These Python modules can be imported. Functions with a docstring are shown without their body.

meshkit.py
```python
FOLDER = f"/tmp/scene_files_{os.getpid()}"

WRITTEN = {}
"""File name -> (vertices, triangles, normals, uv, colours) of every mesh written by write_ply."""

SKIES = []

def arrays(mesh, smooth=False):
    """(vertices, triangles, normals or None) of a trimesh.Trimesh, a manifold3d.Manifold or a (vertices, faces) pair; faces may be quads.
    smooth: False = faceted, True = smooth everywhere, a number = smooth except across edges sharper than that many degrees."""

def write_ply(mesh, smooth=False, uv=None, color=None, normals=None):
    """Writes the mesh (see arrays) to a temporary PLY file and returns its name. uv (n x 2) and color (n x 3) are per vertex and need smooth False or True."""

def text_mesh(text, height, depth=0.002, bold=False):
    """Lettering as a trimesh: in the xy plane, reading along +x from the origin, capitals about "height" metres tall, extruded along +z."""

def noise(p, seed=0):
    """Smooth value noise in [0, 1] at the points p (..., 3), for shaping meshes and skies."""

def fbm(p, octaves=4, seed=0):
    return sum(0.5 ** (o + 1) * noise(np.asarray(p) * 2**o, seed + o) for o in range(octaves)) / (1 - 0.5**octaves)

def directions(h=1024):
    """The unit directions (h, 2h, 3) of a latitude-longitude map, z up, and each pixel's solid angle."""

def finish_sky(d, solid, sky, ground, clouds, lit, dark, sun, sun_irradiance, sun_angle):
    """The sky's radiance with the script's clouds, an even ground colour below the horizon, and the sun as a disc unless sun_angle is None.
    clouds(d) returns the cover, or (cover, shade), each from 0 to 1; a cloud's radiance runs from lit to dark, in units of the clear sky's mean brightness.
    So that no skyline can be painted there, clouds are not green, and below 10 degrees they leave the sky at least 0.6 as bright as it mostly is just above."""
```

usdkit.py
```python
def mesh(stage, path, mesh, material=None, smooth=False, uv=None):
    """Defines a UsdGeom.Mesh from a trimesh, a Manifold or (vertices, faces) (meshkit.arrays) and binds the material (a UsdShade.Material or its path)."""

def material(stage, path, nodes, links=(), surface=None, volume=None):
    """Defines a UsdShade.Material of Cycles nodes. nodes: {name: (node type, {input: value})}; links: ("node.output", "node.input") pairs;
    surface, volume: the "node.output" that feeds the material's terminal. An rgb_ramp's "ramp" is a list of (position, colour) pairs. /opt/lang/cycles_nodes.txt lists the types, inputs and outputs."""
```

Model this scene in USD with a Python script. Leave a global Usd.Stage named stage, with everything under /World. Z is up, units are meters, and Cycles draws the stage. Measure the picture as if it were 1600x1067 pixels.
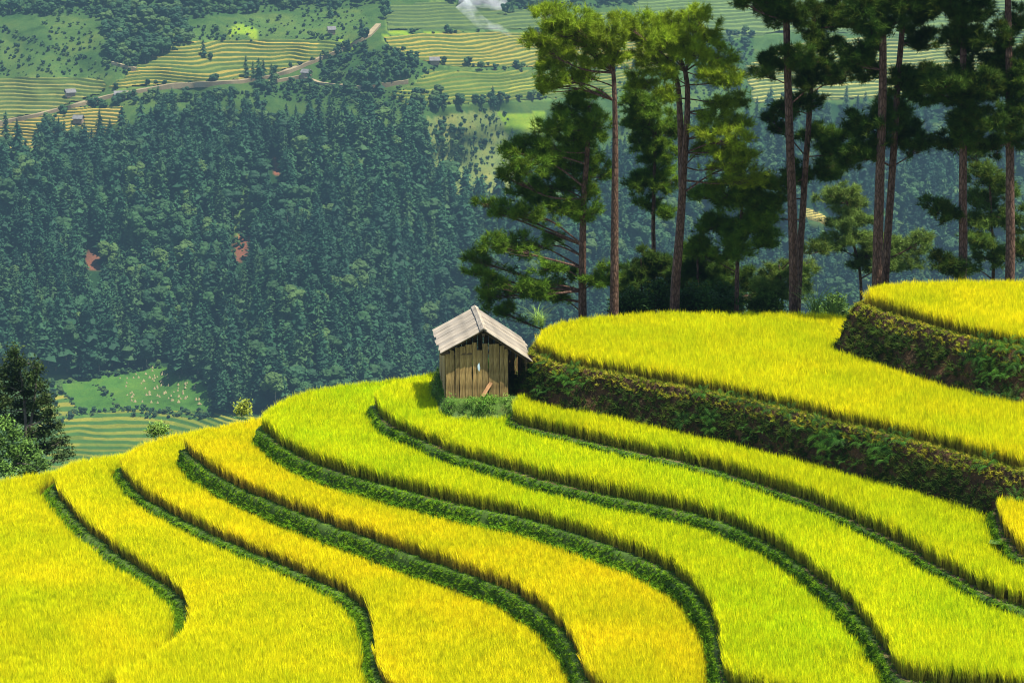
import math
import numpy as np
import trimesh
import shapely
from shapely.geometry import Polygon, Point, LineString, box
from shapely.ops import unary_union
import usdkit, meshkit
from pxr import Usd, UsdGeom, UsdLux, UsdShade, Gf, Sdf, Vt

stage = Usd.Stage.CreateInMemory()
UsdGeom.SetStageUpAxis(stage, "Z")
UsdGeom.SetStageMetersPerUnit(stage, 1.0)
UsdGeom.Xform.Define(stage, "/World")
UsdGeom.Scope.Define(stage, "/World/Looks")

# ------------------------------------------------------------------ camera, sky, sun, exposure
EXPOSURE = 1.6
SKY_STRENGTH = 0.085
SUN_INTENSITY = 1.2
SUN_TO = np.array([0.34, -0.16, 0.91])
HAZE_DENSITY = 0.00006
F_PX, HORIZON = 3400.0, -250.0
PITCH = math.atan((533.5 - HORIZON) / F_PX)
cam = UsdGeom.Camera.Define(stage, "/World/camera")
cam.AddTranslateOp().Set(Gf.Vec3d(0, 0, 0))
cam.AddRotateXOp().Set(90 - math.degrees(PITCH))
cam.CreateHorizontalApertureAttr(36.0)
cam.CreateVerticalApertureAttr(36.0 * 682 / 1024)
cam.CreateFocalLengthAttr(36.0 * F_PX / 1600)
cam.CreateClippingRangeAttr(Gf.Vec2f(0.5, 20000))
cam.CreateExposureAttr(EXPOSURE)

SUN_TO = SUN_TO / np.linalg.norm(SUN_TO)
sun = UsdLux.DistantLight.Define(stage, "/World/sun")
sun.CreateIntensityAttr(SUN_INTENSITY)
sun.CreateNormalizeAttr(True)
sun.CreateAngleAttr(0.53)
sun.CreateColorAttr(Gf.Vec3f(1.0, 0.94, 0.80))
sz = SUN_TO
sx = np.cross([0, 1.0, 0], sz); sx /= np.linalg.norm(sx)
sy = np.cross(sz, sx)
sun.AddTransformOp().Set(Gf.Matrix4d(*sx, 0, *sy, 0, *sz, 0, 0, 0, 0, 1))
sky_mat = usdkit.material(stage, "/World/Looks/sky", {
    "sky": ("sky_texture", {"sky_type": "single_scattering", "sun_disc": False, "sun_elevation": math.asin(SUN_TO[2]),
                            "sun_rotation": math.atan2(SUN_TO[0], SUN_TO[1]), "altitude": 1200.0, "air_density": 1.0, "aerosol_density": 1.5}),
    "bg": ("background_shader", {"strength": SKY_STRENGTH})},
    [("sky.color", "bg.color")], surface="bg.background")
dome = UsdLux.DomeLight.Define(stage, "/World/sky")
UsdShade.MaterialBindingAPI.Apply(dome.GetPrim()).Bind(sky_mat)
dome.GetPrim().SetCustomDataByKey("kind", "structure")

# ------------------------------------------------------------------ helpers
rng = np.random.default_rng(7)
CP, SP = math.cos(PITCH), math.sin(PITCH)


def rays(px, py):
    px, py = np.asarray(px, float), np.asarray(py, float)
    a, b = (px - 800) / F_PX, -(py - 533.5) / F_PX
    return np.stack([a + 0 * b, CP + b * SP + 0 * a, -SP + b * CP + 0 * a], -1)


def on_level(px, py, z):
    d = rays(px, py)
    return d * (z / d[..., 2:3])


def at_depth(px, py, y):
    d = rays(px, py)
    return d * (np.asarray(y)[..., None] / d[..., 1:2])


def project(p):
    p = np.asarray(p, float)
    w = p[..., 1] * CP - p[..., 2] * SP
    return 800 + F_PX * p[..., 0] / w, 533.5 - F_PX * (p[..., 1] * SP + p[..., 2] * CP) / w


used = {}


def path_of(name, parent="/World"):
    k = (parent, name)
    n = used.get(k, 0)
    used[k] = n + 1
    return f"{parent}/{name}" if n == 0 else f"{parent}/{name}_{n:03d}"


def tag(prim, label=None, category=None, group=None, kind=None):
    prim = prim.GetPrim() if hasattr(prim, "GetPrim") else prim
    for k, v in (("label", label), ("category", category), ("group", group), ("kind", kind)):
        if v:
            prim.SetCustomDataByKey(k, v)
    return prim


def obj(name, mesh, mat, parent="/World", smooth=False, tint=None):
    m = usdkit.mesh(stage, path_of(name, parent), mesh, mat, smooth)
    if tint is not None:
        UsdGeom.PrimvarsAPI(m).CreatePrimvar("tint", Sdf.ValueTypeNames.Float3Array, "vertex").Set(Vt.Vec3fArray.FromNumpy(np.asarray(tint, np.float32)))
    return m


def thing(name, label, category, loc=(0, 0, 0), rotz=0.0, group=None, scale=None, tilt=None):
    x = UsdGeom.Xform.Define(stage, path_of(name))
    x.AddTranslateOp().Set(Gf.Vec3d(*map(float, loc)))
    if tilt is not None:                                     # lean by an angle towards a compass direction
        q_ = quats(np.array([0.0]), np.array([tilt[0]]), np.array([tilt[1]]))[0]
        x.AddOrientOp().Set(Gf.Quatf(*map(float, q_)))
    if rotz:
        x.AddRotateZOp().Set(float(math.degrees(rotz)))
    if scale is not None:
        x.AddScaleOp().Set(Gf.Vec3f(*([float(scale)] * 3)))
    tag(x, label, category, group)
    return x


def copy_of(name, source, label, category, loc, rotz, group, scale=1.0, tilt=None):
    x = thing(name, label, category, loc, rotz, group, scale, tilt)
    x.GetPrim().GetReferences().AddInternalReference(source)
    x.GetPrim().SetInstanceable(True)
    return x


def quats(axis_angle_z, tilt=None, tilt_dir=None):
    a = np.asarray(axis_angle_z) / 2
    q = np.stack([np.cos(a), 0 * a, 0 * a, np.sin(a)], -1)
    if tilt is not None:
        h = np.asarray(tilt) / 2
        t = np.stack([np.cos(h), -np.sin(tilt_dir) * np.sin(h), np.cos(tilt_dir) * np.sin(h), 0 * h], -1)
        w0, x0, y0, z0 = t.T
        w1, x1, y1, z1 = q.T
        q = np.stack([w0*w1-x0*x1-y0*y1-z0*z1, w0*x1+x0*w1+y0*z1-z0*y1, w0*y1-x0*z1+y0*w1+z0*x1, w0*z1+x0*y1-y0*x1+z0*w1], -1)
    return q


def scatter(path, protos, pos, q, scale, index):
    """protos: list of (name, mesh, material, tint)."""
    pi = UsdGeom.PointInstancer.Define(stage, path)
    rel = pi.CreatePrototypesRel()
    for name, mesh, mat, tint in protos:
        m = obj(name, mesh, mat, path, tint=tint)
        rel.AddTarget(m.GetPath())
    pi.CreatePositionsAttr(Vt.Vec3fArray.FromNumpy(np.asarray(pos, np.float32)))
    qq = np.asarray(q, np.float32)
    pi.CreateOrientationsAttr(Vt.QuathArray.FromNumpy(np.ascontiguousarray(qq[:, [1, 2, 3, 0]].astype(np.float16))))
    s = np.asarray(scale, np.float32)
    if s.ndim == 1:
        s = np.repeat(s[:, None], 3, 1)
    pi.CreateScalesAttr(Vt.Vec3fArray.FromNumpy(np.ascontiguousarray(s)))
    pi.CreateProtoIndicesAttr(Vt.IntArray.FromNumpy(np.asarray(index, np.int32)))
    return pi


def tube(points, radii, sides=6):
    p = np.asarray(points, float)
    r = np.broadcast_to(radii, (len(p),)).astype(float)
    t = np.gradient(p, axis=0)
    t /= np.linalg.norm(t, axis=1, keepdims=True) + 1e-12
    ref = np.array([1.0, 0.0, 0.0]) if abs(t[:, 0]).mean() < 0.7 else np.array([0, 0, 1.0])
    a = np.cross(t, ref); a /= np.linalg.norm(a, axis=1, keepdims=True) + 1e-12
    b = np.cross(t, a)
    ang = np.arange(sides) * 2 * np.pi / sides
    v = p[:, None] + r[:, None, None] * (np.cos(ang)[None, :, None] * a[:, None] + np.sin(ang)[None, :, None] * b[:, None])
    i, j = np.meshgrid(np.arange(len(p) - 1), np.arange(sides), indexing="ij")
    qd = np.stack([i * sides + j, (i + 1) * sides + j, (i + 1) * sides + (j + 1) % sides, i * sides + (j + 1) % sides], -1).reshape(-1, 4)
    v = v.reshape(-1, 3)
    v = np.vstack([v, p[-1:]])
    e = len(v) - 1
    k = (len(p) - 1) * sides
    cap = np.array([[k + s, e, k + (s + 1) % sides] for s in range(sides)])
    f = np.vstack([qd[:, [0, 1, 2]], qd[:, [0, 2, 3]], cap])
    a0, b0, c0 = v[f[:, 0]] - v[0], v[f[:, 1]] - v[0], v[f[:, 2]] - v[0]
    if np.einsum('ij,ij->i', a0, np.cross(b0, c0)).sum() < 0:
        f = f[:, ::-1]
    return v, f


def join(parts):
    vs, fs, n = [], [], 0
    for v, f in parts:
        vs.append(v); fs.append(np.asarray(f) + n); n += len(v)
    return np.vstack(vs), np.vstack(fs)


def chaikin(p, n=2, closed=True):
    p = np.asarray(p, float)
    for _ in range(n):
        a, b = p, np.roll(p, -1, 0)
        if not closed:
            a, b = p[:-1], p[1:]
        q = np.stack([0.75 * a + 0.25 * b, 0.25 * a + 0.75 * b], 1).reshape(-1, p.shape[1])
        p = q if closed else np.vstack([p[:1], q, p[-1:]])
    return p


def resample_closed(p, step):
    p = np.vstack([p, p[:1]])
    s = np.r_[0, np.cumsum(np.linalg.norm(np.diff(p, axis=0), axis=1))]
    n = int(s[-1] / step)
    t = np.linspace(0, s[-1], n, endpoint=False)
    return np.stack([np.interp(t, s, p[:, k]) for k in range(p.shape[1])], -1)


def inside(poly, x, y):
    return shapely.contains_xy(poly, x, y)


def compact(v, f):
    u, inv = np.unique(f, return_inverse=True)
    return v[u], inv.reshape(f.shape)


def grid_faces(ny, nx):
    i, j = np.meshgrid(np.arange(ny - 1), np.arange(nx - 1), indexing="ij")
    a = (i * nx + j).ravel()
    return np.vstack([np.stack([a, a + 1, a + nx + 1], -1), np.stack([a, a + nx + 1, a + nx], -1)])


# ------------------------------------------------------------------ materials
def mat(name, nodes, links, surface="p.BSDF", **kw):
    return usdkit.material(stage, f"/World/Looks/{name}", nodes, links, surface=surface, **kw)


def leaf_mat(name, noise_scale, dark, light, trans=0.35, rough=0.55, spec=0.25):
    """Foliage whose vertices carry a tint: multiplied by a slow world-space noise, with some light passing through."""
    return mat(name, {
        "a": ("attribute", {"attribute": "tint"}),
        "g": ("geometry", {}),
        "n": ("noise_texture", {"scale": noise_scale, "detail": 3.0}),
        "r": ("rgb_ramp", {"ramp": [(0.3, dark), (0.7, light)]}),
        "m": ("mix_color", {"blend_type": "multiply", "fac": 1.0}),
        "p": ("principled_bsdf", {"roughness": rough, "specular_ior_level": spec}),
        "t": ("translucent_bsdf", {}),
        "x": ("mix_closure", {"fac": trans})},
        [("g.position", "n.vector"), ("n.fac", "r.fac"), ("a.color", "m.a"), ("r.color", "m.b"), ("m.result", "p.base_color"),
         ("m.result", "t.color"), ("p.BSDF", "x.closure1"), ("t.BSDF", "x.closure2")], surface="x.closure")


def soil_mat(name, ramp, scale, bump=0.4, dist=0.05, detail=6.0):
    return mat(name, {
        "g": ("geometry", {}),
        "n": ("noise_texture", {"scale": scale, "detail": detail, "roughness": 0.65}),
        "r": ("rgb_ramp", {"ramp": ramp}),
        "n2": ("noise_texture", {"scale": scale * 6, "detail": 4.0}),
        "b": ("bump", {"strength": bump, "distance": dist}),
        "p": ("principled_bsdf", {"roughness": 0.95, "specular_ior_level": 0.1})},
        [("g.position", "n.vector"), ("g.position", "n2.vector"), ("n.fac", "r.fac"), ("r.color", "p.base_color"), ("n2.fac", "b.height"), ("b.normal", "p.normal")])


M_RICE = leaf_mat("rice", 0.35, (0.88, 0.93, 0.9), (1.12, 1.05, 1.0), trans=0.45, rough=0.7, spec=0.0)
M_GRASS = leaf_mat("bank_grass", 0.9, (0.65, 0.72, 0.7), (1.25, 1.15, 1.0), trans=0.3, spec=0.05)
M_NEEDLE = leaf_mat("pine_needles", 0.5, (0.7, 0.75, 0.8), (1.2, 1.15, 1.0), trans=0.28, rough=0.6, spec=0.06)
M_FOREST = leaf_mat("forest_foliage", 0.012, (0.72, 0.78, 0.85), (1.25, 1.18, 1.0), trans=0.15, rough=0.7, spec=0.1)
M_LEAF = leaf_mat("leaves", 0.6, (0.7, 0.75, 0.75), (1.2, 1.15, 1.0), trans=0.3, spec=0.1)
M_MUD = soil_mat("paddy_mud", [(0.3, (0.05, 0.045, 0.02)), (0.7, (0.11, 0.09, 0.035))], 1.5)
M_GREENBANK = soil_mat("green_bank", [(0.25, (0.03, 0.05, 0.012)), (0.55, (0.045, 0.085, 0.015)), (0.8, (0.07, 0.06, 0.025))], 1.8)
M_BROWNBANK = soil_mat("brown_bank", [(0.25, (0.016, 0.015, 0.007)), (0.46, (0.038, 0.024, 0.012)), (0.60, (0.066, 0.036, 0.017)), (0.72, (0.022, 0.030, 0.009))], 1.3, 0.9, 0.12)  # dark brown soil, taken darker still to stand for shade on these banks
M_HILL = soil_mat("near_hill_grass", [(0.25, (0.03, 0.06, 0.015)), (0.7, (0.07, 0.11, 0.03))], 0.4)
M_DIRT = soil_mat("dirt_path", [(0.3, (0.11, 0.085, 0.05)), (0.7, (0.19, 0.155, 0.09))], 0.08)
M_BARK = mat("pine_bark", {
    "tc": ("texture_coordinate", {}),
    "mp": ("mapping", {"scale": (7.0, 7.0, 2.2)}),
    "v": ("voronoi_texture", {"feature": "distance_to_edge", "scale": 1.6}),
    "n": ("noise_texture", {"scale": 3.0, "detail": 5.0}),
    "r": ("rgb_ramp", {"ramp": [(0.0, (0.028, 0.017, 0.012)), (0.12, (0.075, 0.045, 0.032)), (0.6, (0.125, 0.082, 0.062))]}),
    "r2": ("rgb_ramp", {"ramp": [(0.3, (0.7, 0.62, 0.58)), (0.7, (1.2, 1.15, 1.1))]}),
    "m": ("mix_color", {"blend_type": "multiply", "fac": 1.0}),
    "b": ("bump", {"strength": 0.8, "distance": 0.05}),
    "p": ("principled_bsdf", {"roughness": 0.9, "specular_ior_level": 0.15})},
    [("tc.object", "mp.vector"), ("mp.vector", "v.vector"), ("tc.object", "n.vector"), ("v.distance", "r.fac"), ("n.fac", "r2.fac"), ("r.color", "m.a"), ("r2.color", "m.b"),
     ("m.result", "p.base_color"), ("v.distance", "b.height"), ("b.normal", "p.normal")])


def wood_mat(name, dark, mid, light, moss=None):
    nodes = {
        "tc": ("texture_coordinate", {}), "oi": ("object_info", {}),
        "mp": ("mapping", {"scale": (14.0, 14.0, 1.1)}),
        "n": ("noise_texture", {"scale": 2.0, "detail": 6.0, "roughness": 0.6, "distortion": 0.4}),
        "r": ("rgb_ramp", {"ramp": [(0.25, dark), (0.5, mid), (0.75, light)]}),
        "n2": ("noise_texture", {"scale": 2.3, "detail": 3.0}),
        "r2": ("rgb_ramp", {"ramp": [(0.3, (0.62, 0.6, 0.55)), (0.7, (1.2, 1.15, 1.05))]}),
        "rr": ("rgb_ramp", {"ramp": [(0.0, (0.72, 0.72, 0.7)), (1.0, (1.18, 1.12, 1.0))]}),
        "m": ("mix_color", {"blend_type": "multiply", "fac": 1.0}), "m2": ("mix_color", {"blend_type": "multiply", "fac": 1.0}),
        "b": ("bump", {"strength": 0.5, "distance": 0.01}),
        "p": ("principled_bsdf", {"roughness": 0.85, "specular_ior_level": 0.2})}
    links = [("tc.object", "mp.vector"), ("mp.vector", "n.vector"), ("tc.object", "n2.vector"), ("n.fac", "r.fac"), ("n2.fac", "r2.fac"), ("oi.random", "rr.fac"),
             ("r.color", "m.a"), ("r2.color", "m.b"), ("m.result", "m2.a"), ("rr.color", "m2.b"), ("m2.result", "p.base_color"), ("n.fac", "b.height"), ("b.normal", "p.normal")]
    return mat(name, nodes, links)


M_PLANK = wood_mat("weathered_plank", (0.07, 0.048, 0.018), (0.20, 0.145, 0.06), (0.36, 0.28, 0.13))
M_ROOF = wood_mat("grey_roof_board", (0.085, 0.08, 0.076), (0.215, 0.20, 0.19), (0.31, 0.295, 0.28))
M_BEAM = wood_mat("dark_beam", (0.04, 0.03, 0.02), (0.09, 0.065, 0.04), (0.15, 0.11, 0.07))
M_FRESH = wood_mat("fresh_board", (0.20, 0.11, 0.055), (0.29, 0.17, 0.09), (0.36, 0.23, 0.135))
M_FAR = mat("far_land", {
    "a": ("attribute", {"attribute": "tint"}), "g": ("geometry", {}),
    "n": ("noise_texture", {"scale": 0.045, "detail": 9.0, "roughness": 0.78}),
    "r": ("rgb_ramp", {"ramp": [(0.32, (0.42, 0.52, 0.5)), (0.48, (0.95, 1.0, 1.0)), (0.58, (1.25, 1.1, 1.0)), (0.70, (1.9, 1.45, 1.3))]}),
    "m": ("mix_color", {"blend_type": "multiply", "fac": 1.0}),
    "p": ("principled_bsdf", {"roughness": 1.0, "specular_ior_level": 0.0})},
    [("g.position", "n.vector"), ("n.fac", "r.fac"), ("a.color", "m.a"), ("r.color", "m.b"), ("m.result", "p.base_color")])
M_FARFIELD = mat("far_paddy", {
    "a": ("attribute", {"attribute": "tint"}), "g": ("geometry", {}),
    "n": ("noise_texture", {"scale": 0.25, "detail": 5.0, "roughness": 0.7}),
    "r": ("rgb_ramp", {"ramp": [(0.3, (0.8, 0.84, 0.8)), (0.7, (1.18, 1.12, 1.0))]}),
    "m": ("mix_color", {"blend_type": "multiply", "fac": 1.0}),
    "p": ("principled_bsdf", {"roughness": 1.0, "specular_ior_level": 0.0})},
    [("g.position", "n.vector"), ("n.fac", "r.fac"), ("a.color", "m.a"), ("r.color", "m.b"), ("m.result", "p.base_color")])

# ------------------------------------------------------------------ near terraces: plan outlines
RICE_H = 0.72
LEVEL = {0: -25.2, 1: -24.7, 2: -24.05, 3: -22.95, 4: -21.9, 5: -21.05, 6: -20.4, 7: -19.75, 8: -18.5, 9: -16.4}
LIP = {
    0: [],
    1: [(215, 1060), (250, 1035), (280, 1010), (292, 985), (292, 960), (270, 930), (225, 900), (165, 860), (125, 825), (92, 790), (80, 762)],
    2: [(580, 1062), (580, 1000), (570, 965), (540, 935), (480, 905), (425, 880), (350, 850), (280, 815), (225, 785), (192, 755), (180, 727)],
    3: [(905, 1062), (902, 1045), (880, 999), (846, 960), (798, 928), (725, 900), (650, 875), (575, 845), (500, 820), (440, 795), (380, 770), (330, 745), (300, 722), (278, 697)],
    4: [(1119, 1064), (1119, 1005), (1105, 960), (1071, 915), (1015, 881), (925, 847), (812, 810), (725, 795), (650, 775), (575, 755), (500, 732), (450, 710), (415, 685), (395, 660)],
    5: [(1397, 1064), (1375, 1022), (1347, 982), (1307, 937), (1262, 898), (1206, 859), (1150, 825), (1037, 794), (925, 774), (812, 743), (725, 720), (675, 699), (620, 675), (590, 655), (574, 630)],
    6: [(1600, 960), (1515, 920), (1431, 870), (1347, 825), (1262, 786), (1178, 757), (1094, 732), (981, 707), (869, 681), (805, 666), (788, 652)],
    7: [(1600, 880), (1578, 862), (1566, 840)],
    8: [(1600, 743), (1534, 727), (1469, 705), (1381, 684), (1294, 662), (1206, 640), (1119, 620), (1009, 600), (900, 579), (860, 571), (838, 562)],
    9: [(1600, 552), (1512, 533), (1447, 515), (1381, 493), (1338, 482), (1314, 470)],
}
SIL = {
    0: [(70, 733), (0, 743), (-60, 750)],
    1: [(80, 738), (92, 722), (115, 714), (165, 708)],
    2: [(183, 710), (210, 690), (260, 675), (285, 668)],
    3: [(280, 680), (300, 666), (350, 655), (390, 649)],
    4: [(396, 650), (405, 640), (430, 622), (480, 604), (540, 593), (600, 588)],
    5: [(578, 610), (600, 594), (640, 580), (690, 572)],
    6: [(792, 640)],
    7: [(1568, 826)],
    8: [(824, 522), (840, 505), (880, 492), (950, 484), (1050, 480), (1200, 480), (1290, 485)],
    9: [(1316, 459), (1352, 443), (1400, 434), (1500, 432), (1600, 430)],
}
BACK = {0: [(45, 94), (-10, 89.5), (-17, 85.8)], 1: [(-13, 87.3), (-6, 90), (45, 92)], 2: [(-10, 87.2), (-4, 89), (45, 91)], 3: [(-8, 86.5), (-3, 88.5), (45, 90)],
        4: [(-1, 87.5), (45, 88.5)], 5: [(0, 85.5), (45, 86.5)], 6: [(0.2, 79.5), (0.8, 84.0), (45, 85)], 7: [(14.6, 63.5), (16, 72), (45, 72)], 8: [(14, 82), (45, 82)], 9: [(45, 78)]}
NEAR = {0: [(-24, 82.5), (-28, 78), (-26, 66), (-19, 56), (0, 46), (45, 43)], 1: [(45, 45.5), (0, 49), (-10, 56), (-12.2, 61)], 2: [(45, 47.3), (2, 52), (-3.4, 58.5)], 3: [(45, 49), (8, 51.5), (2.6, 55.5)],
        4: [(45, 50.3), (11, 51.5), (6, 53.5)], 5: [(45, 51.6), (16, 50.5), (10.4, 52.2)], 6: [(45, 53), (21, 53), (16, 55)], 7: [(45, 55), (17, 57.5)], 8: [(45, 58), (19, 61)], 9: [(45, 66), (21, 68)]}
POLY = {}
for k in LEVEL:
    lip = [tuple(p[:2]) for p in on_level(*np.array(LIP[k]).T, LEVEL[k])] if LIP[k] else []
    sil = [tuple(p[:2]) for p in on_level(*np.array(SIL[k]).T, LEVEL[k] + RICE_H)]
    if k == 0:
        ring = sil + NEAR[0] + BACK[0]
    else:
        ring = NEAR[k] + lip + sil + BACK[k]
    ring = chaikin(np.array(ring, float), 2)
    ring = resample_closed(ring, 0.3)
    w = 0.16 * (meshkit.fbm(np.c_[ring * 0.9, np.full(len(ring), k * 7.0)], 3, seed=k) - 0.5)
    t = np.roll(ring, -1, 0) - np.roll(ring, 1, 0)
    t /= np.linalg.norm(t, axis=1, keepdims=True)
    ring = ring + np.c_[t[:, 1], -t[:, 0]] * w[:, None]
    POLY[k] = shapely.orient_polygons(Polygon(ring).buffer(0)) if hasattr(shapely, "orient_polygons") else shapely.geometry.polygon.orient(Polygon(ring).buffer(0))
    if POLY[k].geom_type != "Polygon":
        POLY[k] = max(POLY[k].geoms, key=lambda g: g.area)
    POLY[k] = shapely.geometry.polygon.orient(POLY[k])
# the mound the hut stands on
HUT_Z = -20.0
mound_px = [(688, 606), (692, 624), (702, 631), (745, 633), (790, 630), (815, 622), (850, 606)]
mp_ = [tuple(p[:2]) for p in on_level(*np.array(mound_px).T, HUT_Z)]
MOUND = Polygon(chaikin(np.array(mp_ + [(1.6, 80.0), (0.8, 83.0), (-2.6, 83.2), (-3.0, 80)]), 2)).buffer(0)
ABOVE = {0: [1], 1: [2], 2: [3], 3: [4], 4: [5], 5: [6], 6: [7, 8], 7: [8], 8: [9], 9: []}
BELOW = {k: k - 1 for k in range(1, 10)}
BELOW[8] = 6
RUN = {k: 0.30 for k in range(10)}
RUN[9], RUN[8] = 0.95, 0.6
RUN[0] = 0.8
RUN[1], RUN[2] = 0.6, 0.42


def ground(x, y):
    """Bare ground of the near hill."""
    x, y = np.asarray(x, float), np.asarray(y, float)
    pts = shapely.points(np.c_[x.ravel(), y.ravel()])
    d0 = shapely.distance(POLY[0], pts)
    n = meshkit.fbm(np.c_[x.ravel() * 0.03, y.ravel() * 0.03, 0 * x.ravel()], 3, seed=3)
    z = LEVEL[0] - d0 * 0.75 * np.minimum(1, 0.6 + d0 / 60) * (0.8 + 0.4 * n)
    for k in range(1, 10):
        dk = shapely.distance(POLY[k].buffer(-1.0), pts)
        z = np.maximum(z, LEVEL[k] - 0.05 - dk * (LEVEL[k] - LEVEL[BELOW[k]] + 0.3) / (RUN[k] + 0.7))
    dm = shapely.distance(MOUND, pts)
    z = np.maximum(z, HUT_Z - 0.05 - dm * 2.0)
    return np.maximum(z, -275.0).reshape(x.shape)


gx = np.unique(np.r_[np.linspace(-420, -60, 25), np.linspace(-60, -32, 15), np.arange(-32, 30, 0.6), np.linspace(30, 60, 21), np.linspace(60, 420, 25)])
gy = np.unique(np.r_[np.linspace(-120, 40, 17), np.arange(40, 104, 0.6), np.linspace(104, 160, 29), np.linspace(160, 460, 31), np.linspace(460, 1000, 12)])
GX, GY = np.meshgrid(gx, gy)
GZ = ground(GX, GY) - 0.06
obj("near_hill", (np.stack([GX, GY, GZ], -1).reshape(-1, 3), grid_faces(len(gy), len(gx))), M_HILL, smooth=True)
tag(stage.GetPrimAtPath("/World/near_hill"), kind="structure")

VIEW = Polygon([tuple(p[:2]) for p in at_depth(np.array([-260, 1740, 1740, -260]), np.array([533.0] * 4), np.array([46, 46, 110, 110.0]))])
BANK_PTS = {}
for k in LEVEL:
    poly = POLY[k]
    tri_v, tri_f = trimesh.creation.triangulate_polygon(poly.buffer(-0.05).simplify(0.02), engine="earcut")
    obj("paddy_ground", (np.c_[tri_v, np.full(len(tri_v), LEVEL[k] + 0.004 * k)], tri_f), M_MUD)
    tag(stage.GetPrimAtPath(f"/World/paddy_ground" + (f"_{k:03d}" if k else "")), kind="structure")
    ring = np.array(poly.exterior.coords)[:-1]
    ring = resample_closed(ring, 0.28)
    t = np.roll(ring, -1, 0) - np.roll(ring, 1, 0)
    t /= np.linalg.norm(t, axis=1, keepdims=True)
    out = np.c_[t[:, 1], -t[:, 0]]
    H = LEVEL[k] - LEVEL[BELOW[k]] if k else 2.0
    bd = 1.0 if k >= 8 else 0.25
    prof = [(-0.42, 0.0), (-0.30, 0.05 * bd), (-0.12, 0.09 * bd), (0.02, 0.04 * bd)] + [(RUN[k] * u + 0.02, -H * (1 - max(0.0, 1 - u) ** 1.2) - 0.02 - 0.25 * (u > 1)) for u in (0.15, 0.3, 0.45, 0.6, 0.75, 0.9, 1.1)]
    rows = []
    for o_, dz in prof:
        p = np.c_[ring + out * o_, np.full(len(ring), LEVEL[k] + dz)]
        amp = (0.10 if k < 8 else 0.24) * (1 if o_ > 0.03 else 0.35)
        nn = meshkit.fbm(p * (1.6 if k < 8 else 1.3), 3, seed=20 + k) - 0.5
        p[:, :2] += out * (nn * amp * 2)[:, None]
        p[:, 2] += (meshkit.fbm(p * 1.1 + 9, 2, seed=40 + k) - 0.5) * amp * 0.8
        rows.append(p)
    R = np.array(rows)
    nr, nc = R.shape[:2]
    Rc = np.concatenate([R, R[:, :1]], 1)
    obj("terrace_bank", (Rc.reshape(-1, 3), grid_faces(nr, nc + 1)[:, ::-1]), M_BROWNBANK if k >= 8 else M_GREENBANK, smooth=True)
    tag(stage.GetPrimAtPath("/World/terrace_bank" + (f"_{k:03d}" if k else "")), kind="structure")
    BANK_PTS[k] = (R, out)
mv, mf = trimesh.creation.triangulate_polygon(MOUND.segmentize(0.4), engine="earcut")
grid = np.stack(np.meshgrid(np.arange(-4, 3, 0.25), np.arange(73, 84.5, 0.25)), -1).reshape(-1, 2)
MX, MY = np.meshgrid(np.arange(-4.5, 3.2, 0.2), np.arange(72, 85, 0.2))
pts_ = shapely.points(np.c_[MX.ravel(), MY.ravel()])
dm = shapely.distance(MOUND, pts_).reshape(MX.shape)
MZ = HUT_Z - np.minimum(dm, 0.6) * 3.2 + 0.3 * (meshkit.fbm(np.stack([MX, MY, 0 * MX], -1) * 0.8, 3, seed=5) - 0.5) * (dm < 0.05) * 0.6
mf = grid_faces(*MX.shape)
keep = (dm.ravel()[mf] < 0.75).all(1)
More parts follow.
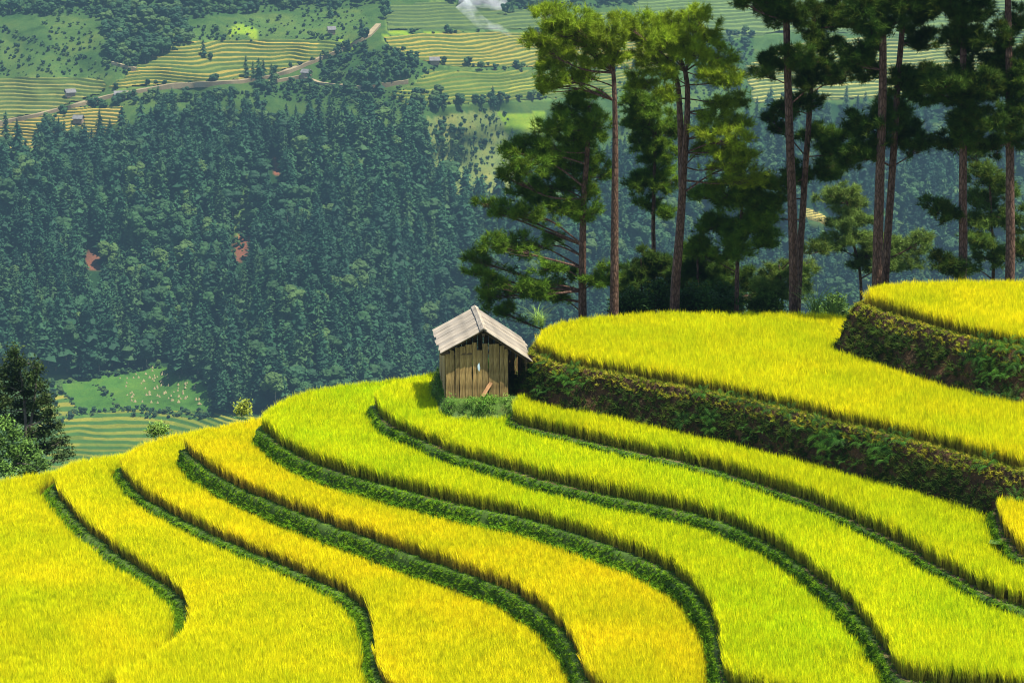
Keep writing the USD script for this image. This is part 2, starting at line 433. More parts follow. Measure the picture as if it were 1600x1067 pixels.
obj("earth_mound", compact(np.stack([MX, MY, MZ], -1).reshape(-1, 3), mf[keep]), M_GREENBANK, smooth=True)
tag(stage.GetPrimAtPath("/World/earth_mound"), kind="structure")


# ------------------------------------------------------------------ rice
def blades(r, n, h, spread, width, lean, droop, seg=3, base_r=0.05, h_var=0.25):
    """n curved leaf blades: (vertices (n, 2*(seg)+1, 3), faces, height fraction per vertex)."""
    a = r.uniform(0, 2 * np.pi, n)
    hh = h * (1 + h_var * r.uniform(-1, 1, n))
    ln = lean * r.uniform(0.2, 1.0, n)
    dr = droop * r.uniform(0.3, 1.0, n)
    br = base_r * np.sqrt(r.uniform(0, 1, n))
    ba = r.uniform(0, 2 * np.pi, n)
    u = np.linspace(0, 1, seg + 1)
    d = np.stack([np.cos(a), np.sin(a), 0 * a], -1)
    side = np.stack([-np.sin(a), np.cos(a), 0 * a], -1)
    tw = r.uniform(-0.8, 0.8, n)
    side = side * np.cos(tw)[:, None] + d * np.sin(tw)[:, None]
    cen = (np.stack([br * np.cos(ba), br * np.sin(ba), 0 * a], -1)[:, None]
           + d[:, None] * (ln[:, None] * u + spread * u * u)[..., None] * hh[:, None, None]
           + np.array([0, 0, 1.0]) * ((u - dr[:, None] * u ** 3) * hh[:, None])[..., None])
    wv = width * np.array([0.7, 1.0, 0.75, 0.0])[:seg + 1] if seg == 3 else width * (1 - u ** 2)
    L = cen[:, :-1] - side[:, None] * wv[None, :-1, None] / 2
    Rr = cen[:, :-1] + side[:, None] * wv[None, :-1, None] / 2
    V = np.concatenate([L, Rr, cen[:, -1:]], 1)
    f = []
    for s in range(seg - 1):
        f += [[s, seg + s, seg + s + 1], [s, seg + s + 1, s + 1]]
    f += [[seg - 1, 2 * seg - 1, 2 * seg]]
    f = np.array(f)
    F = (f[None] + (np.arange(n) * (2 * seg + 1))[:, None, None]).reshape(-1, 3)
    frac = np.tile(np.r_[u[:-1], u[:-1], 1.0], n)
    idx = np.repeat(np.arange(n), 2 * seg + 1)
    return V.reshape(-1, 3), F, frac, idx


def rice_clump(r, leaf_low, leaf_high, panicle, n_leaf=24, n_pan=24):
    v1, f1, u1, i1 = blades(r, n_leaf, RICE_H * 0.93, 0.10, 0.013, 0.11, 0.06, base_r=0.085, h_var=0.15)
    jit = r.uniform(0.75, 1.2, n_leaf)[i1][:, None]
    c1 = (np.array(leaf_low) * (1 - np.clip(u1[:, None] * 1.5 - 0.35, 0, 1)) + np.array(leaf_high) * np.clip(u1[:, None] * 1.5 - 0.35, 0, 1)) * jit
    v2, f2, u2, i2 = blades(r, n_pan, RICE_H * 1.0, 0.13, 0.010, 0.11, 0.12, base_r=0.085, h_var=0.14)
    up = np.clip((u2 - 0.45) / 0.3, 0, 1)[:, None]
    fat = 1 + 1.6 * (u2 > 0.55)
    jit2 = r.uniform(0.8, 1.2, n_pan)[i2][:, None]
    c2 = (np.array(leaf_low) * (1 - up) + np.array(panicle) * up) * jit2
    # fatten the grain-bearing top of each panicle
    v2 = v2.reshape(n_pan, 7, 3)
    for s in (2,):
        mid = (v2[:, s] + v2[:, 3 + s]) / 2
        v2[:, s] = mid + (v2[:, s] - mid) * 2.6
        v2[:, 3 + s] = mid + (v2[:, 3 + s] - mid) * 2.6
    return (np.vstack([v1, v2.reshape(-1, 3)]), np.vstack([f1, f2 + len(v1)])), np.vstack([c1, c2])


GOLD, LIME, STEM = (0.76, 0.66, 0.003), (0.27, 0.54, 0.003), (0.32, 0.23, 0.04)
# (leaf high colour, panicle colour, weight of ripeness)
FIELD = {
    0: ("wide lowest yellow-green rice field filling the bottom left corner", 0.64),
    1: ("yellow-green rice terrace with an S-shaped edge, second lowest at the left", 0.74),
    2: ("golden ripe rice terrace third from the bottom left, ending left in a round nose", 0.86),
    3: ("deepest golden rice terrace, fourth from the bottom left, below the lime one", 0.93),
    4: ("lime green rice terrace with a broad round nose left of the hut", 0.27),
    5: ("lime green rice terrace curving just below the hut and its weeds", 0.31),
    6: ("narrow green rice strip starting right of the hut under the brown bank", 0.40),
    7: ("tiny golden rice patch at the right edge below the brown bank", 0.85),
    8: ("broad yellow-green rice field above the tall brown bank, in front of the pines", 0.64),
    9: ("highest golden-green rice field at the upper right below the tall trunks", 0.76),
}
lerp = lambda a, b, t: tuple(np.array(a) * (1 - t) + np.array(b) * t)
for k, (label, ripe) in FIELD.items():
    r = np.random.default_rng(100 + k)
    region = POLY[k].buffer(-0.20 if k < 8 else -0.36).intersection(VIEW)
    for a in ABOVE[k]:
        region = region.difference(POLY[a].buffer(RUN[a] * 0.85))
    if k in (4, 5, 6):
        region = region.difference(MOUND.buffer(0.12))
    x0, y0, x1, y1 = region.bounds
    st = 0.132
    X, Y = np.meshgrid(np.arange(x0, x1, st), np.arange(y0, y1, st))
    X = (X + r.uniform(-0.45, 0.45, X.shape) * st).ravel()
    Y = (Y + r.uniform(-0.45, 0.45, Y.shape) * st).ravel()
    ok = inside(region, X, Y)
    X, Y = X[ok], Y[ok]
    n = len(X)
    protos = []
    NV = 10
    for v in range(NV):
        rv = np.clip(ripe + (v / (NV - 1) - 0.5) * 0.5, 0, 1)
        leaf = lerp(LIME, GOLD, rv * 0.68)
        pan = lerp((0.55, 0.66, 0.003), GOLD, rv)
        mesh, tint = rice_clump(r, lerp(STEM, (0.19, 0.22, 0.025), 1 - ripe), leaf, pan)  # low stems straw to olive; their darkness also stands for shaded terrace fronts
        tint = tint * r.uniform(0.90, 1.1)
        protos.append((f"clump" if v == 0 else f"clump_{v:03d}", mesh, M_RICE, tint))
    patch = meshkit.fbm(np.c_[X * 0.35, Y * 0.35, np.full(n, k * 3.0)], 3, seed=60 + k)
    rp = meshkit.fbm(np.c_[X * 0.55 + Y * 0.2, Y * 0.35, np.full(n, 50 + k * 3.0)], 3, seed=160 + k)
    idx = np.clip(((0.5 + (rp - 0.5) * 1.5) * 0.5 + r.random(n) * 0.5 + 0.36 * np.exp(-shapely.distance(POLY[k].exterior, shapely.points(np.c_[X, Y])) / 0.45) - 0.04) * NV, 0, NV - 1).astype(int)
    hgt = 0.88 + 0.22 * patch + r.uniform(-0.08, 0.08, n)
    sc = np.c_[np.full(n, 1.0), np.full(n, 1.0), hgt]
    q = quats(r.uniform(0, 2 * np.pi, n), np.abs(r.normal(0, 0.09, n)), r.uniform(0, 2 * np.pi, n))
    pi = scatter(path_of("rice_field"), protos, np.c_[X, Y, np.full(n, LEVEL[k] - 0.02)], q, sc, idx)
    tag(pi, label, "rice field", kind="stuff")

# ------------------------------------------------------------------ grass on the banks
GRASS_C = [(0.10, 0.225, 0.006), (0.16, 0.29, 0.008), (0.065, 0.165, 0.006)]
DRY_C = [(0.30, 0.27, 0.022), (0.20, 0.24, 0.014), (0.10, 0.14, 0.010)]
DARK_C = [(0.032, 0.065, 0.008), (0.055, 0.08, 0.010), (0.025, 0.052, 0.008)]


def tuft(r, col, n=16, h=0.24, spread=0.5):
    v, f, u, i = blades(r, n, h, spread, 0.017, 0.4, 0.45, base_r=0.06, h_var=0.4)
    j = r.uniform(0.65, 1.3, n)[i][:, None]
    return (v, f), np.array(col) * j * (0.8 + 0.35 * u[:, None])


for k in range(1, 10):
    r = np.random.default_rng(200 + k)
    R, out = BANK_PTS[k]
    nr, nc = R.shape[:2]
    mid = R[4, :, :2]
    vis = inside(VIEW, mid[:, 0], mid[:, 1])
    pos, dirs, sizes, kinds = [], [], [], []
    cols = np.nonzero(vis)[0]
    dens = 9 if k < 8 else 6
    for row in range(1, nr - 1):
        m_ = dens if row >= 3 else (5 if k < 8 else 6)
        for _ in range(m_):
            c = r.random(len(cols))
            a, b = R[row][cols], R[row][(cols + 1) % nc]
            a2, b2 = R[row + 1][cols], R[row + 1][(cols + 1) % nc]
            w = r.random(len(cols))[:, None]
            p = (a * (1 - c[:, None]) + b * c[:, None]) * (1 - w) + (a2 * (1 - c[:, None]) + b2 * c[:, None]) * w
            keepp = r.random(len(cols)) < (1.0 if k < 8 else (0.95 if row < 4 else 0.42 + 0.5 * (meshkit.noise(p * 0.9, seed=k) > 0.52)))
            gn = meshkit.fbm(p * 1.1, 3, seed=300 + k)
            if k < 8:
                keepp &= (gn > 0.36) | (r.random(len(cols)) < 0.35)
            pos.append(p[keepp]); dirs.append(np.arctan2(out[cols, 1], out[cols, 0])[keepp])
            sizes.append((r.uniform(0.6, 1.2, len(cols)) * ((0.8 if k >= 8 else 0.42) if row < 3 else 0.6 if (row < 5 and k < 8) else 1.0) * (0.7 + 0.6 * gn))[keepp])
            kk = r.integers(0, 3, len(cols)) + (3 if row < 4 and k >= 8 else 0)
            kinds.append(kk[keepp])
    pos, dirs, sizes, kinds = np.vstack(pos), np.concatenate(dirs), np.concatenate(sizes), np.concatenate(kinds)
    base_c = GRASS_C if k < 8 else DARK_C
    protos = []
    for v, c in enumerate(base_c + DRY_C):
        mesh, tint = tuft(r, c, n=16 if v < 3 else 14, h=(0.13 if k < 8 else 0.2) if v < 3 else 0.13)
        protos.append(("tuft" if v == 0 else f"tuft_{v:03d}", mesh, M_GRASS, tint))
    n = len(pos)
    q = quats(r.uniform(0, 2 * np.pi, n), r.uniform(0.3, 1.0, n), dirs + r.normal(0, 0.4, n))
    pi = scatter(path_of("bank_grass"), protos, pos, q, sizes, kinds)
    names = {1: "green grass on the lowest bank curving at the far left", 2: "dark green grass on the thin bank between the two lower left terraces",
             3: "thick green grass on the bank under the deepest golden terrace", 4: "thick green grass on the long bank under the round-nosed lime terrace",
             5: "green grass on the thin bank below the terrace under the hut", 6: "thin line of green grass below the narrow strip right of the hut",
             7: "grass on the short bank under the tiny golden patch", 8: "sparse grass and a dry grassy rim on the tall brown bank right of the hut",
             9: "grass and dry rim on the brown bank at the upper right"}
    tag(pi, names[k], "grass", kind="stuff")


# ------------------------------------------------------------------ the far hillside across the valley
ROWS = np.array([-420, -260, -150, -60, 0, 50, 120, 200, 300, 400, 500, 600, 700, 800], float)
DEPTH = np.array([2250, 1800, 1590, 1440, 1350, 1292, 1235, 1180, 1130, 1085, 1040, 995, 935, 880], float)


def far_depth(px, row):
    px, row = np.asarray(px, float), np.asarray(row, float)
    d = np.interp(row, ROWS, DEPTH)
    d = d + 120 * (1 / (1 + np.exp(-(px - 1050) / 90))) + 30 * np.exp(-((px - 800) / 120) ** 2) * np.clip((row - 120) / 200, 0, 1)
    d = d - 26 * np.exp(-((px - 560 + (row - 200) * 0.3) / 130) ** 2)
    n = meshkit.fbm(np.stack([px / 240, row / 150, 0 * px], -1), 4, seed=11) - 0.5
    return d + 95 * n * (1 - 0.75 * np.clip((row - 560) / 90, 0, 1))


def far_pt(px, row):
    return at_depth(px, row, far_depth(px, row))


P = Polygon
FOREST = [P([(-260, 250), (0, 248), (60, 246), (190, 224), (218, 186), (300, 172), (400, 184), (550, 196), (652, 200), (668, 262), (700, 305), (756, 318), (785, 480), (720, 600), (680, 640), (590, 650), (500, 640), (340, 650), (325, 618), (150, 592), (80, 585), (0, 590), (-260, 600)]),
          P([(780, 330), (960, 250), (1160, 185), (1240, 165), (1420, 165), (1660, 150), (1860, 150), (1860, 560), (700, 600)])]
GULLY = P([(372, 290), (405, 280), (400, 330), (385, 400), (362, 405), (366, 350)])
SCAR = [P([(362, 380), (384, 350), (393, 358), (388, 394), (366, 412)]), P([(130, 398), (146, 386), (157, 402), (153, 424), (132, 420)]), P([(425, 250), (437, 254), (436, 276), (424, 274)])]
CLEARING = P([(80, 600), (150, 590), (250, 572), (330, 605), (330, 650), (210, 640), (90, 650)])
MEADOW = [P([(655, 185), (740, 172), (800, 180), (815, 330), (750, 325), (695, 310), (668, 265)]), P([(0, 65), (80, 85), (175, 118), (165, 128), (0, 122)]), P([(60, 30), (170, 42), (170, 78), (90, 82)]),
          P([(240, 50), (400, 30), (560, 10), (590, 40), (540, 62), (420, 60), (260, 70)]), P([(960, 130), (1160, 140), (1160, 200), (960, 260)])]
BRIGHT = [P([(362, 42), (396, 40), (398, 58), (362, 58)]), P([(780, 180), (850, 172), (850, 210), (790, 212)]), P([(498, 70), (560, 58), (550, 80), (505, 80)]), P([(600, 50), (700, 52), (690, 58), (600, 57)])]
SCRUB = [P([(500, 85), (560, 75), (640, 80), (672, 118), (600, 135), (500, 128)]), P([(-60, -40), (600, -40), (600, 8), (400, 22), (300, 30), (160, 30), (60, 25), (-60, 30)]), P([(160, 30), (290, 25), (300, 70), (200, 110), (165, 90)]),
         P([(700, -60), (1000, -60), (1000, 10), (850, 20), (700, 5)]), P([(400, 128), (600, 140), (700, 150), (700, 175), (540, 170), (400, 150)]), P([(1080, 60), (1180, 50), (1170, 140), (1080, 150)]), P([(690, 195), (760, 230), (700, 262), (670, 215)])]
C_SCRUB, C_MEADOW, C_FLOOR = (0.019, 0.042, 0.012), (0.033, 0.060, 0.015), (0.008, 0.022, 0.009)
fx = np.arange(-360, 1961, 5.0)
fr = np.concatenate([np.arange(-420, -40, 12.0), np.arange(-40, 801, 4.0)])
PXg, RWg = np.meshgrid(fx, fr)
wob = 9 * (meshkit.fbm(np.stack([PXg / 25, RWg / 25, 0 * PXg], -1), 3, seed=31) - 0.5)
wob2 = 9 * (meshkit.fbm(np.stack([PXg / 25, RWg / 25, 0 * PXg + 5], -1), 3, seed=32) - 0.5)
X_, R_ = PXg + wob * 2, RWg + wob2 * 2
cover = np.empty(PXg.shape + (3,))
nz = meshkit.fbm(np.stack([PXg / 60, RWg / 30, 0 * PXg], -1), 4, seed=33)[..., None]
cover[:] = np.array(C_SCRUB) * (1 - nz) + np.array((0.031, 0.056, 0.014)) * nz


def paint(polys, col, var=0.25):
    for p_ in polys:
        m_ = inside(p_, X_.ravel(), R_.ravel()).reshape(X_.shape)
        cover[m_] = np.array(col) * (1 + var * (nz[m_] - 0.5) * 2)


paint(SCRUB, C_SCRUB)
paint(MEADOW, C_MEADOW)
paint([MEADOW[0]], (0.075, 0.095, 0.028))
paint(FOREST, C_FLOOR)
paint([GULLY], (0.045, 0.08, 0.02))
paint(SCAR, (0.085, 0.036, 0.022))
paint([CLEARING], (0.030, 0.072, 0.012))
paint(BRIGHT, (0.085, 0.135, 0.01))

# terraced far fields: name, outline, step height, colours (tread, alternative tread, riser)
GOLD_F, PALE_F, GREEN_F = (0.20, 0.145, 0.03), (0.13, 0.115, 0.035), (0.055, 0.078, 0.018)
FIELDS = [
    ("golden terraced paddies stepping up the far slope left of the ridge track", [(170, 140), (215, 102), (260, 68), (400, 64), (520, 62), (545, 72), (470, 103), (420, 119), (375, 126), (270, 131)], 1.62, GOLD_F, GREEN_F, (0.06, 0.105, 0.03)),
    ("green and tan terraces at the far left edge above the ridge track", [(-120, 122), (0, 122), (160, 124), (168, 140), (120, 160), (60, 178), (0, 190), (-120, 200)], 1.62, PALE_F, GREEN_F, (0.07, 0.11, 0.035)),
    ("golden terraces at the far left edge just above the forest", [(-120, 205), (0, 194), (60, 184), (120, 170), (195, 167), (190, 178), (172, 200), (150, 226), (0, 238), (-120, 245)], 1.40, GOLD_F, (0.18, 0.13, 0.035), (0.07, 0.10, 0.03)),
    ("broad golden terraces on the far slope below the smoke", [(600, 58), (700, 52), (860, 50), (1060, 60), (1060, 110), (860, 106), (700, 104), (650, 92), (605, 76)], 1.51, GOLD_F, (0.16, 0.15, 0.03), (0.075, 0.115, 0.03)),
    ("small yellow-green terraces below the broad golden terraces", [(670, 112), (860, 110), (1000, 112), (960, 150), (740, 160), (640, 168), (610, 150), (650, 132)], 1.51, (0.19, 0.18, 0.03), GREEN_F, (0.075, 0.13, 0.03)),
    ("grey-green terraces beyond the smoke at the top of the picture", [(600, 8), (700, 5), (860, 22), (960, 20), (960, 48), (860, 46), (700, 46), (605, 48)], 1.62, (0.08, 0.11, 0.035), GREEN_F, (0.06, 0.10, 0.04)),
    ("pale green terraces high on the far slope behind the tall trunks", [(980, -40), (1300, -60), (1760, -60), (1760, 60), (1420, 60), (1260, 48), (1140, 60), (1000, 44)], 1.84, (0.10, 0.14, 0.045), (0.07, 0.11, 0.035), (0.07, 0.115, 0.045)),
    ("pale gold terraces on a far spur between the tall trunks", [(1165, 105), (1220, 75), (1300, 58), (1460, 66), (1700, 70), (1700, 130), (1450, 150), (1260, 158), (1180, 162)], 1.73, (0.22, 0.20, 0.06), (0.14, 0.16, 0.05), (0.07, 0.115, 0.04)),
    ("small bright golden terraced knoll seen between two trunks", [(1250, 330), (1262, 326), (1285, 336), (1308, 352), (1300, 362), (1262, 356)], 1.40, (0.55, 0.44, 0.12), (0.5, 0.36, 0.1), (0.2, 0.2, 0.05)),
    ("yellow-green terraces in the valley beside the dark tree at the left", [(60, 615), (95, 612), (122, 640), (100, 660), (60, 668)], 1.2, (0.24, 0.21, 0.03), GREEN_F, (0.06, 0.13, 0.03)),
    ("curved green terraces at the valley bottom below the straw clearing", [(100, 655), (200, 640), (330, 645), (420, 655), (420, 740), (60, 740)], 1.1, (0.15, 0.145, 0.022), (0.06, 0.09, 0.015), (0.05, 0.12, 0.03)),
]
drop = np.zeros(PXg.shape)
for _, outline, *_x in FIELDS:
    pg = P(outline)
    m_ = inside(pg.buffer(-3), PXg.ravel(), RWg.ravel()).reshape(PXg.shape)
    drop[m_] = 3.2
    m_ = inside(pg, X_.ravel(), R_.ravel()).reshape(PXg.shape)
    cover[m_] = np.array((0.05, 0.085, 0.02))
FPts = far_pt(PXg, RWg)
FPts[..., 2] -= drop
obj("far_hillside", (FPts.reshape(-1, 3), grid_faces(len(fr), len(fx))), M_FAR, smooth=True, tint=np.clip(cover, 0, 1).reshape(-1, 3))
tag(stage.GetPrimAtPath("/World/far_hillside"), kind="structure")
vf_v = np.array([(-2200, 380, -268), (2200, 380, -268), (2200, 1500, -268), (-2200, 1500, -268.0)])
obj("valley_floor", (vf_v, np.array([[0, 1, 2], [0, 2, 3]])), M_HILL)
tag(stage.GetPrimAtPath("/World/valley_floor"), kind="structure")
for n_, (label, outline, step, c1, c2, c3) in enumerate(FIELDS):
    pg = P(outline)
    x0, y0, x1, y1 = pg.bounds
    xs, ys = np.arange(x0, x1 + 3, 3.0), np.arange(y0, y1 + 0.8, 0.8)
    A, B = np.meshgrid(xs, ys)
    pts = far_pt(A, B)
    lump = meshkit.fbm(pts * (np.array([0.018, 0.018, 0]) if n_ < 9 else np.array([0.010, 0.010, 0])), 3, seed=70 + n_) - 0.5
    qv = (pts[..., 2] + lump * (5.0 if n_ < 9 else 1.6)) / step
    zi = np.floor(qv)
    fq = qv - zi
    s_ = np.clip(fq / 0.42, 0, 1)
    s_ = s_ * s_ * (3 - 2 * s_)
    pts[..., 2] += step * (0.86 * s_ + 0.14 * fq - fq)
    h1 = meshkit.noise(np.stack([zi * 7.31, np.floor((pts[..., 0] + 14 * lump) / 38.0) * 3.7 + n_, 0 * zi], -1), seed=90)
    tread = np.array(c1) * (1 - h1[..., None]) + np.array(c2) * h1[..., None]
    tread = tread * (0.85 + 0.3 * meshkit.noise(np.stack([zi * 3.1, zi * 0 + n_, zi * 0], -1), seed=91))[..., None]
    wr = np.clip((0.40 - fq) / 0.08, 0, 1)[..., None]
    tint = tread * (0.8 if n_ not in (0, 1, 2) else 1.0) * (1 - wr) + 0.5 * np.array(c3) * wr
    f = grid_faces(len(ys), len(xs))
    cx, cy = A.ravel()[f].mean(1), B.ravel()[f].mean(1)
    w_ = 5 * (meshkit.fbm(np.c_[cx / 14, cy / 10, 0 * cx], 2, seed=95) - 0.5)
    f = f[inside(pg, cx + w_ * 2, cy + w_)]
    u = np.unique(f, return_inverse=True)
    v = pts.reshape(-1, 3)
    obj("terraced_slope", (v[u[0]], u[1].reshape(f.shape)), M_FARFIELD, tint=tint.reshape(-1, 3)[u[0]])
    tag(stage.GetPrimAtPath("/World/terraced_slope" + (f"_{n_:03d}" if n_ else "")), label, kind="structure")


def strip(name, line, width, lift, m_):
    l = np.array(line, float)
    s = np.r_[0, np.cumsum(np.linalg.norm(np.diff(l, axis=0), axis=1))]
    t = np.arange(0, s[-1], 3.0)
    p = far_pt(np.interp(t, s, l[:, 0]), np.interp(t, s, l[:, 1]))
    tg = np.gradient(p, axis=0)[:, :2]
    tg /= np.linalg.norm(tg, axis=1, keepdims=True)
    nrm = np.c_[tg[:, 1], -tg[:, 0], 0 * tg[:, 0]]
    wv = width * (0.7 + 0.6 * meshkit.noise(np.c_[t / 18, 0 * t, 0 * t], seed=len(line)))[:, None] / 2
    a, b = p - nrm * wv, p + nrm * wv
    a[:, 2] += lift; b[:, 2] += lift
    rows = np.stack([a + [0, 0, -3.0], a, b, b + [0, 0, -3.0]])
    obj(name, (rows.reshape(-1, 3), grid_faces(4, len(t))[:, ::-1]), m_)
    tag(stage.GetPrimAtPath("/World/" + name), kind="structure")


strip("ridge_track", [(-100, 205), (0, 193), (60, 181), (170, 152), (270, 134), (375, 129), (425, 121), (470, 105), (500, 93), (540, 77), (575, 58), (592, 40)], 3.6, 1.3, M_DIRT)
strip("hillside_path", [(420, 130), (470, 121), (500, 132), (560, 138), (640, 128)], 2.6, 1.2, M_DIRT)
strip("lane", [(176, 100), (200, 107), (215, 110)], 3.5, 1.4, M_DIRT)


# ------------------------------------------------------------------ forest trees
def crown_cards(r, centers, size, cols, flat=0.5):
    """One irregular four-cornered spray per centre, drooping at random."""
    n = len(centers)
    a = r.uniform(0, 2 * np.pi, n)
    t = r.normal(0, flat, n)
    ux = np.stack([np.cos(a), np.sin(a), np.sin(t)], -1)
    uy = np.stack([-np.sin(a), np.cos(a), r.normal(0, flat, n)], -1)
    s = size * r.uniform(0.6, 1.3, n)[:, None]
    k = r.uniform(0.5, 1.0, (4, n, 1))
    V = np.stack([centers + ux * s * k[0], centers + uy * s * k[1] * 0.8, centers - ux * s * k[2], centers - uy * s * k[3] * 0.8], 1)
    F = (np.array([[0, 1, 2], [0, 2, 3]])[None] + 4 * np.arange(n)[:, None, None]).reshape(-1, 3)
    return V.reshape(-1, 3), F, np.repeat(cols, 4, 0)


def conifer(r, base_col, h=16.0, rad=3.0):
    """Tiers of ragged drooping boughs on a trunk, with loose sprays between them."""
    V, F, C, nv = [], [], [], 0
    nt = 10
    for t in range(nt):
        u = t / (nt - 1)
        z = h * (0.16 + 0.80 * u)
        R = rad * (1 - u) ** 0.7 * r.uniform(0.8, 1.15) + 0.35
        m = 11
        a = np.arange(m) / m * 2 * np.pi + r.uniform(0, 6)
        rr = R * r.uniform(0.45, 1.15, m)
        off = r.normal(0, 0.16 * R, 2)
        ring = np.stack([rr * np.cos(a) + off[0], rr * np.sin(a) + off[1], z - 0.42 * rr + r.normal(0, 0.22, m)], -1)
        top = np.array([[off[0] * 0.3, off[1] * 0.3, z + h * 0.085]])
        v = np.vstack([ring, top])
        f = np.array([[i, (i + 1) % m, m] for i in range(m)])
        V.append(v); F.append(f + nv); nv += len(v)
        c = np.array(base_col) * r.uniform(0.7, 1.15, (m + 1, 1)); c[-1] *= 0.8
        C.append(c)
    n = 150
    u = r.uniform(0, 1, n)
    a = r.uniform(0, 2 * np.pi, n)
    rr = (rad * (1 - u) ** 0.62 + 0.3) * r.uniform(0.7, 1.1, n)
    c = np.stack([rr * np.cos(a), rr * np.sin(a), h * (0.16 + 0.82 * u) - 0.3 * rr], -1)
    v, f, t = crown_cards(r, c, 0.75, np.array(base_col) * r.uniform(0.8, 1.25, n)[:, None], 0.3)
    tv, tf = tube([[0, 0, -1.0], [0, 0, h * 0.5], [0, 0, h * 0.97]], [0.28, 0.18, 0.04], 4)
    return join([(np.vstack(V), np.vstack(F)), (v, f), (tv, tf)]), np.vstack(C + [t, np.tile((0.10, 0.075, 0.055), (len(tv), 1))])


def roundtree(r, base_col, h=13.0, rad=3.6):
    """Uneven leafy lobes round the limbs, with loose leaf sprays over them."""
    V, F, C, nv = [], [], [], 0
    ico = trimesh.creation.icosphere(2)
    cs = []
    for i in range(8):
        d = r.normal(0, 1, 3); d /= np.linalg.norm(d)
        o = d * np.array([rad * 0.62, rad * 0.62, h * 0.23]) + [0, 0, h * 0.62]
        rl = rad * r.uniform(0.36, 0.58)
        v = np.array(ico.vertices)
        v = v * (0.62 + 0.75 * meshkit.fbm(v * 2.3 + i * 9, 2, seed=i)[:, None]) * rl * np.array([1, 1, 0.85]) + o
        V.append(v); F.append(np.array(ico.faces) + nv); nv += len(v)
        C.append(np.array(base_col) * r.uniform(0.75, 1.2) * r.uniform(0.8, 1.2, (len(v), 1)))
        k = r.integers(0, len(v), 26)
        cs.append(v[k])
    cs = np.vstack(cs)
    v, f, t = crown_cards(r, cs, 0.6, np.array(base_col) * r.uniform(0.8, 1.5, len(cs))[:, None], 0.5)
    tv, tf = tube([[0, 0, -1.0], [0.2, 0, h * 0.35], [0.3, 0.1, h * 0.7]], [0.3, 0.2, 0.06], 4)
    return join([(np.vstack(V), np.vstack(F)), (v, f), (tv, tf)]), np.vstack(C + [t, np.tile((0.16, 0.13, 0.10), (len(tv), 1))])


r = np.random.default_rng(500)
CON_COL = [(0.009, 0.036, 0.018), (0.015, 0.050, 0.022), (0.005, 0.024, 0.013), (0.024, 0.058, 0.021)]  # foliage darkened so its colour carries cloud shade over the far forest
RND_COL = [(0.017, 0.047, 0.016), (0.012, 0.038, 0.017), (0.032, 0.062, 0.017), (0.009, 0.030, 0.014)]
TREES = []
for i in range(6):
    TREES.append(("conifer", *conifer(r, CON_COL[i % 4], h=r.uniform(15, 19), rad=r.uniform(3.2, 4.4))))
for i in range(5):
    TREES.append(("broadleaf", *roundtree(r, RND_COL[i % 4], h=r.uniform(11, 15), rad=r.uniform(3.4, 4.8))))
NCON = 6
bx, by = np.meshgrid(np.arange(-260, 1860, 19.0), np.arange(150, 655, 11.5))
bx = (bx + r.uniform(-7, 7, bx.shape)).ravel(); by = (by + r.uniform(-4.2, 4.2, by.shape)).ravel()
ok = np.zeros(len(bx), bool)
wbx = 16 * (meshkit.noise(np.c_[bx / 30, by / 30, 0 * bx], seed=3) - 0.5)
for p_ in FOREST:
    ok |= inside(p_, bx + wbx, by + wbx * 0.6)
for p_ in [GULLY.buffer(3)] + [s.buffer(3).union(shapely.affinity.translate(s, 0, 20).buffer(8)).union(shapely.affinity.translate(s, 2, 40).buffer(7)).union(shapely.affinity.translate(s, 3, 58).buffer(3)) for s in SCAR] + [CLEARING, P(FIELDS[8][1]).buffer(4).union(shapely.affinity.translate(P(FIELDS[8][1]), 0, 22)), P(FIELDS[9][1]), P(FIELDS[10][1])]:
    ok &= ~inside(p_, bx, by)
ok &= meshkit.noise(np.c_[bx / 40, by / 22, 0 * bx], seed=8) < 0.93
bx, by = bx[ok], by[ok]
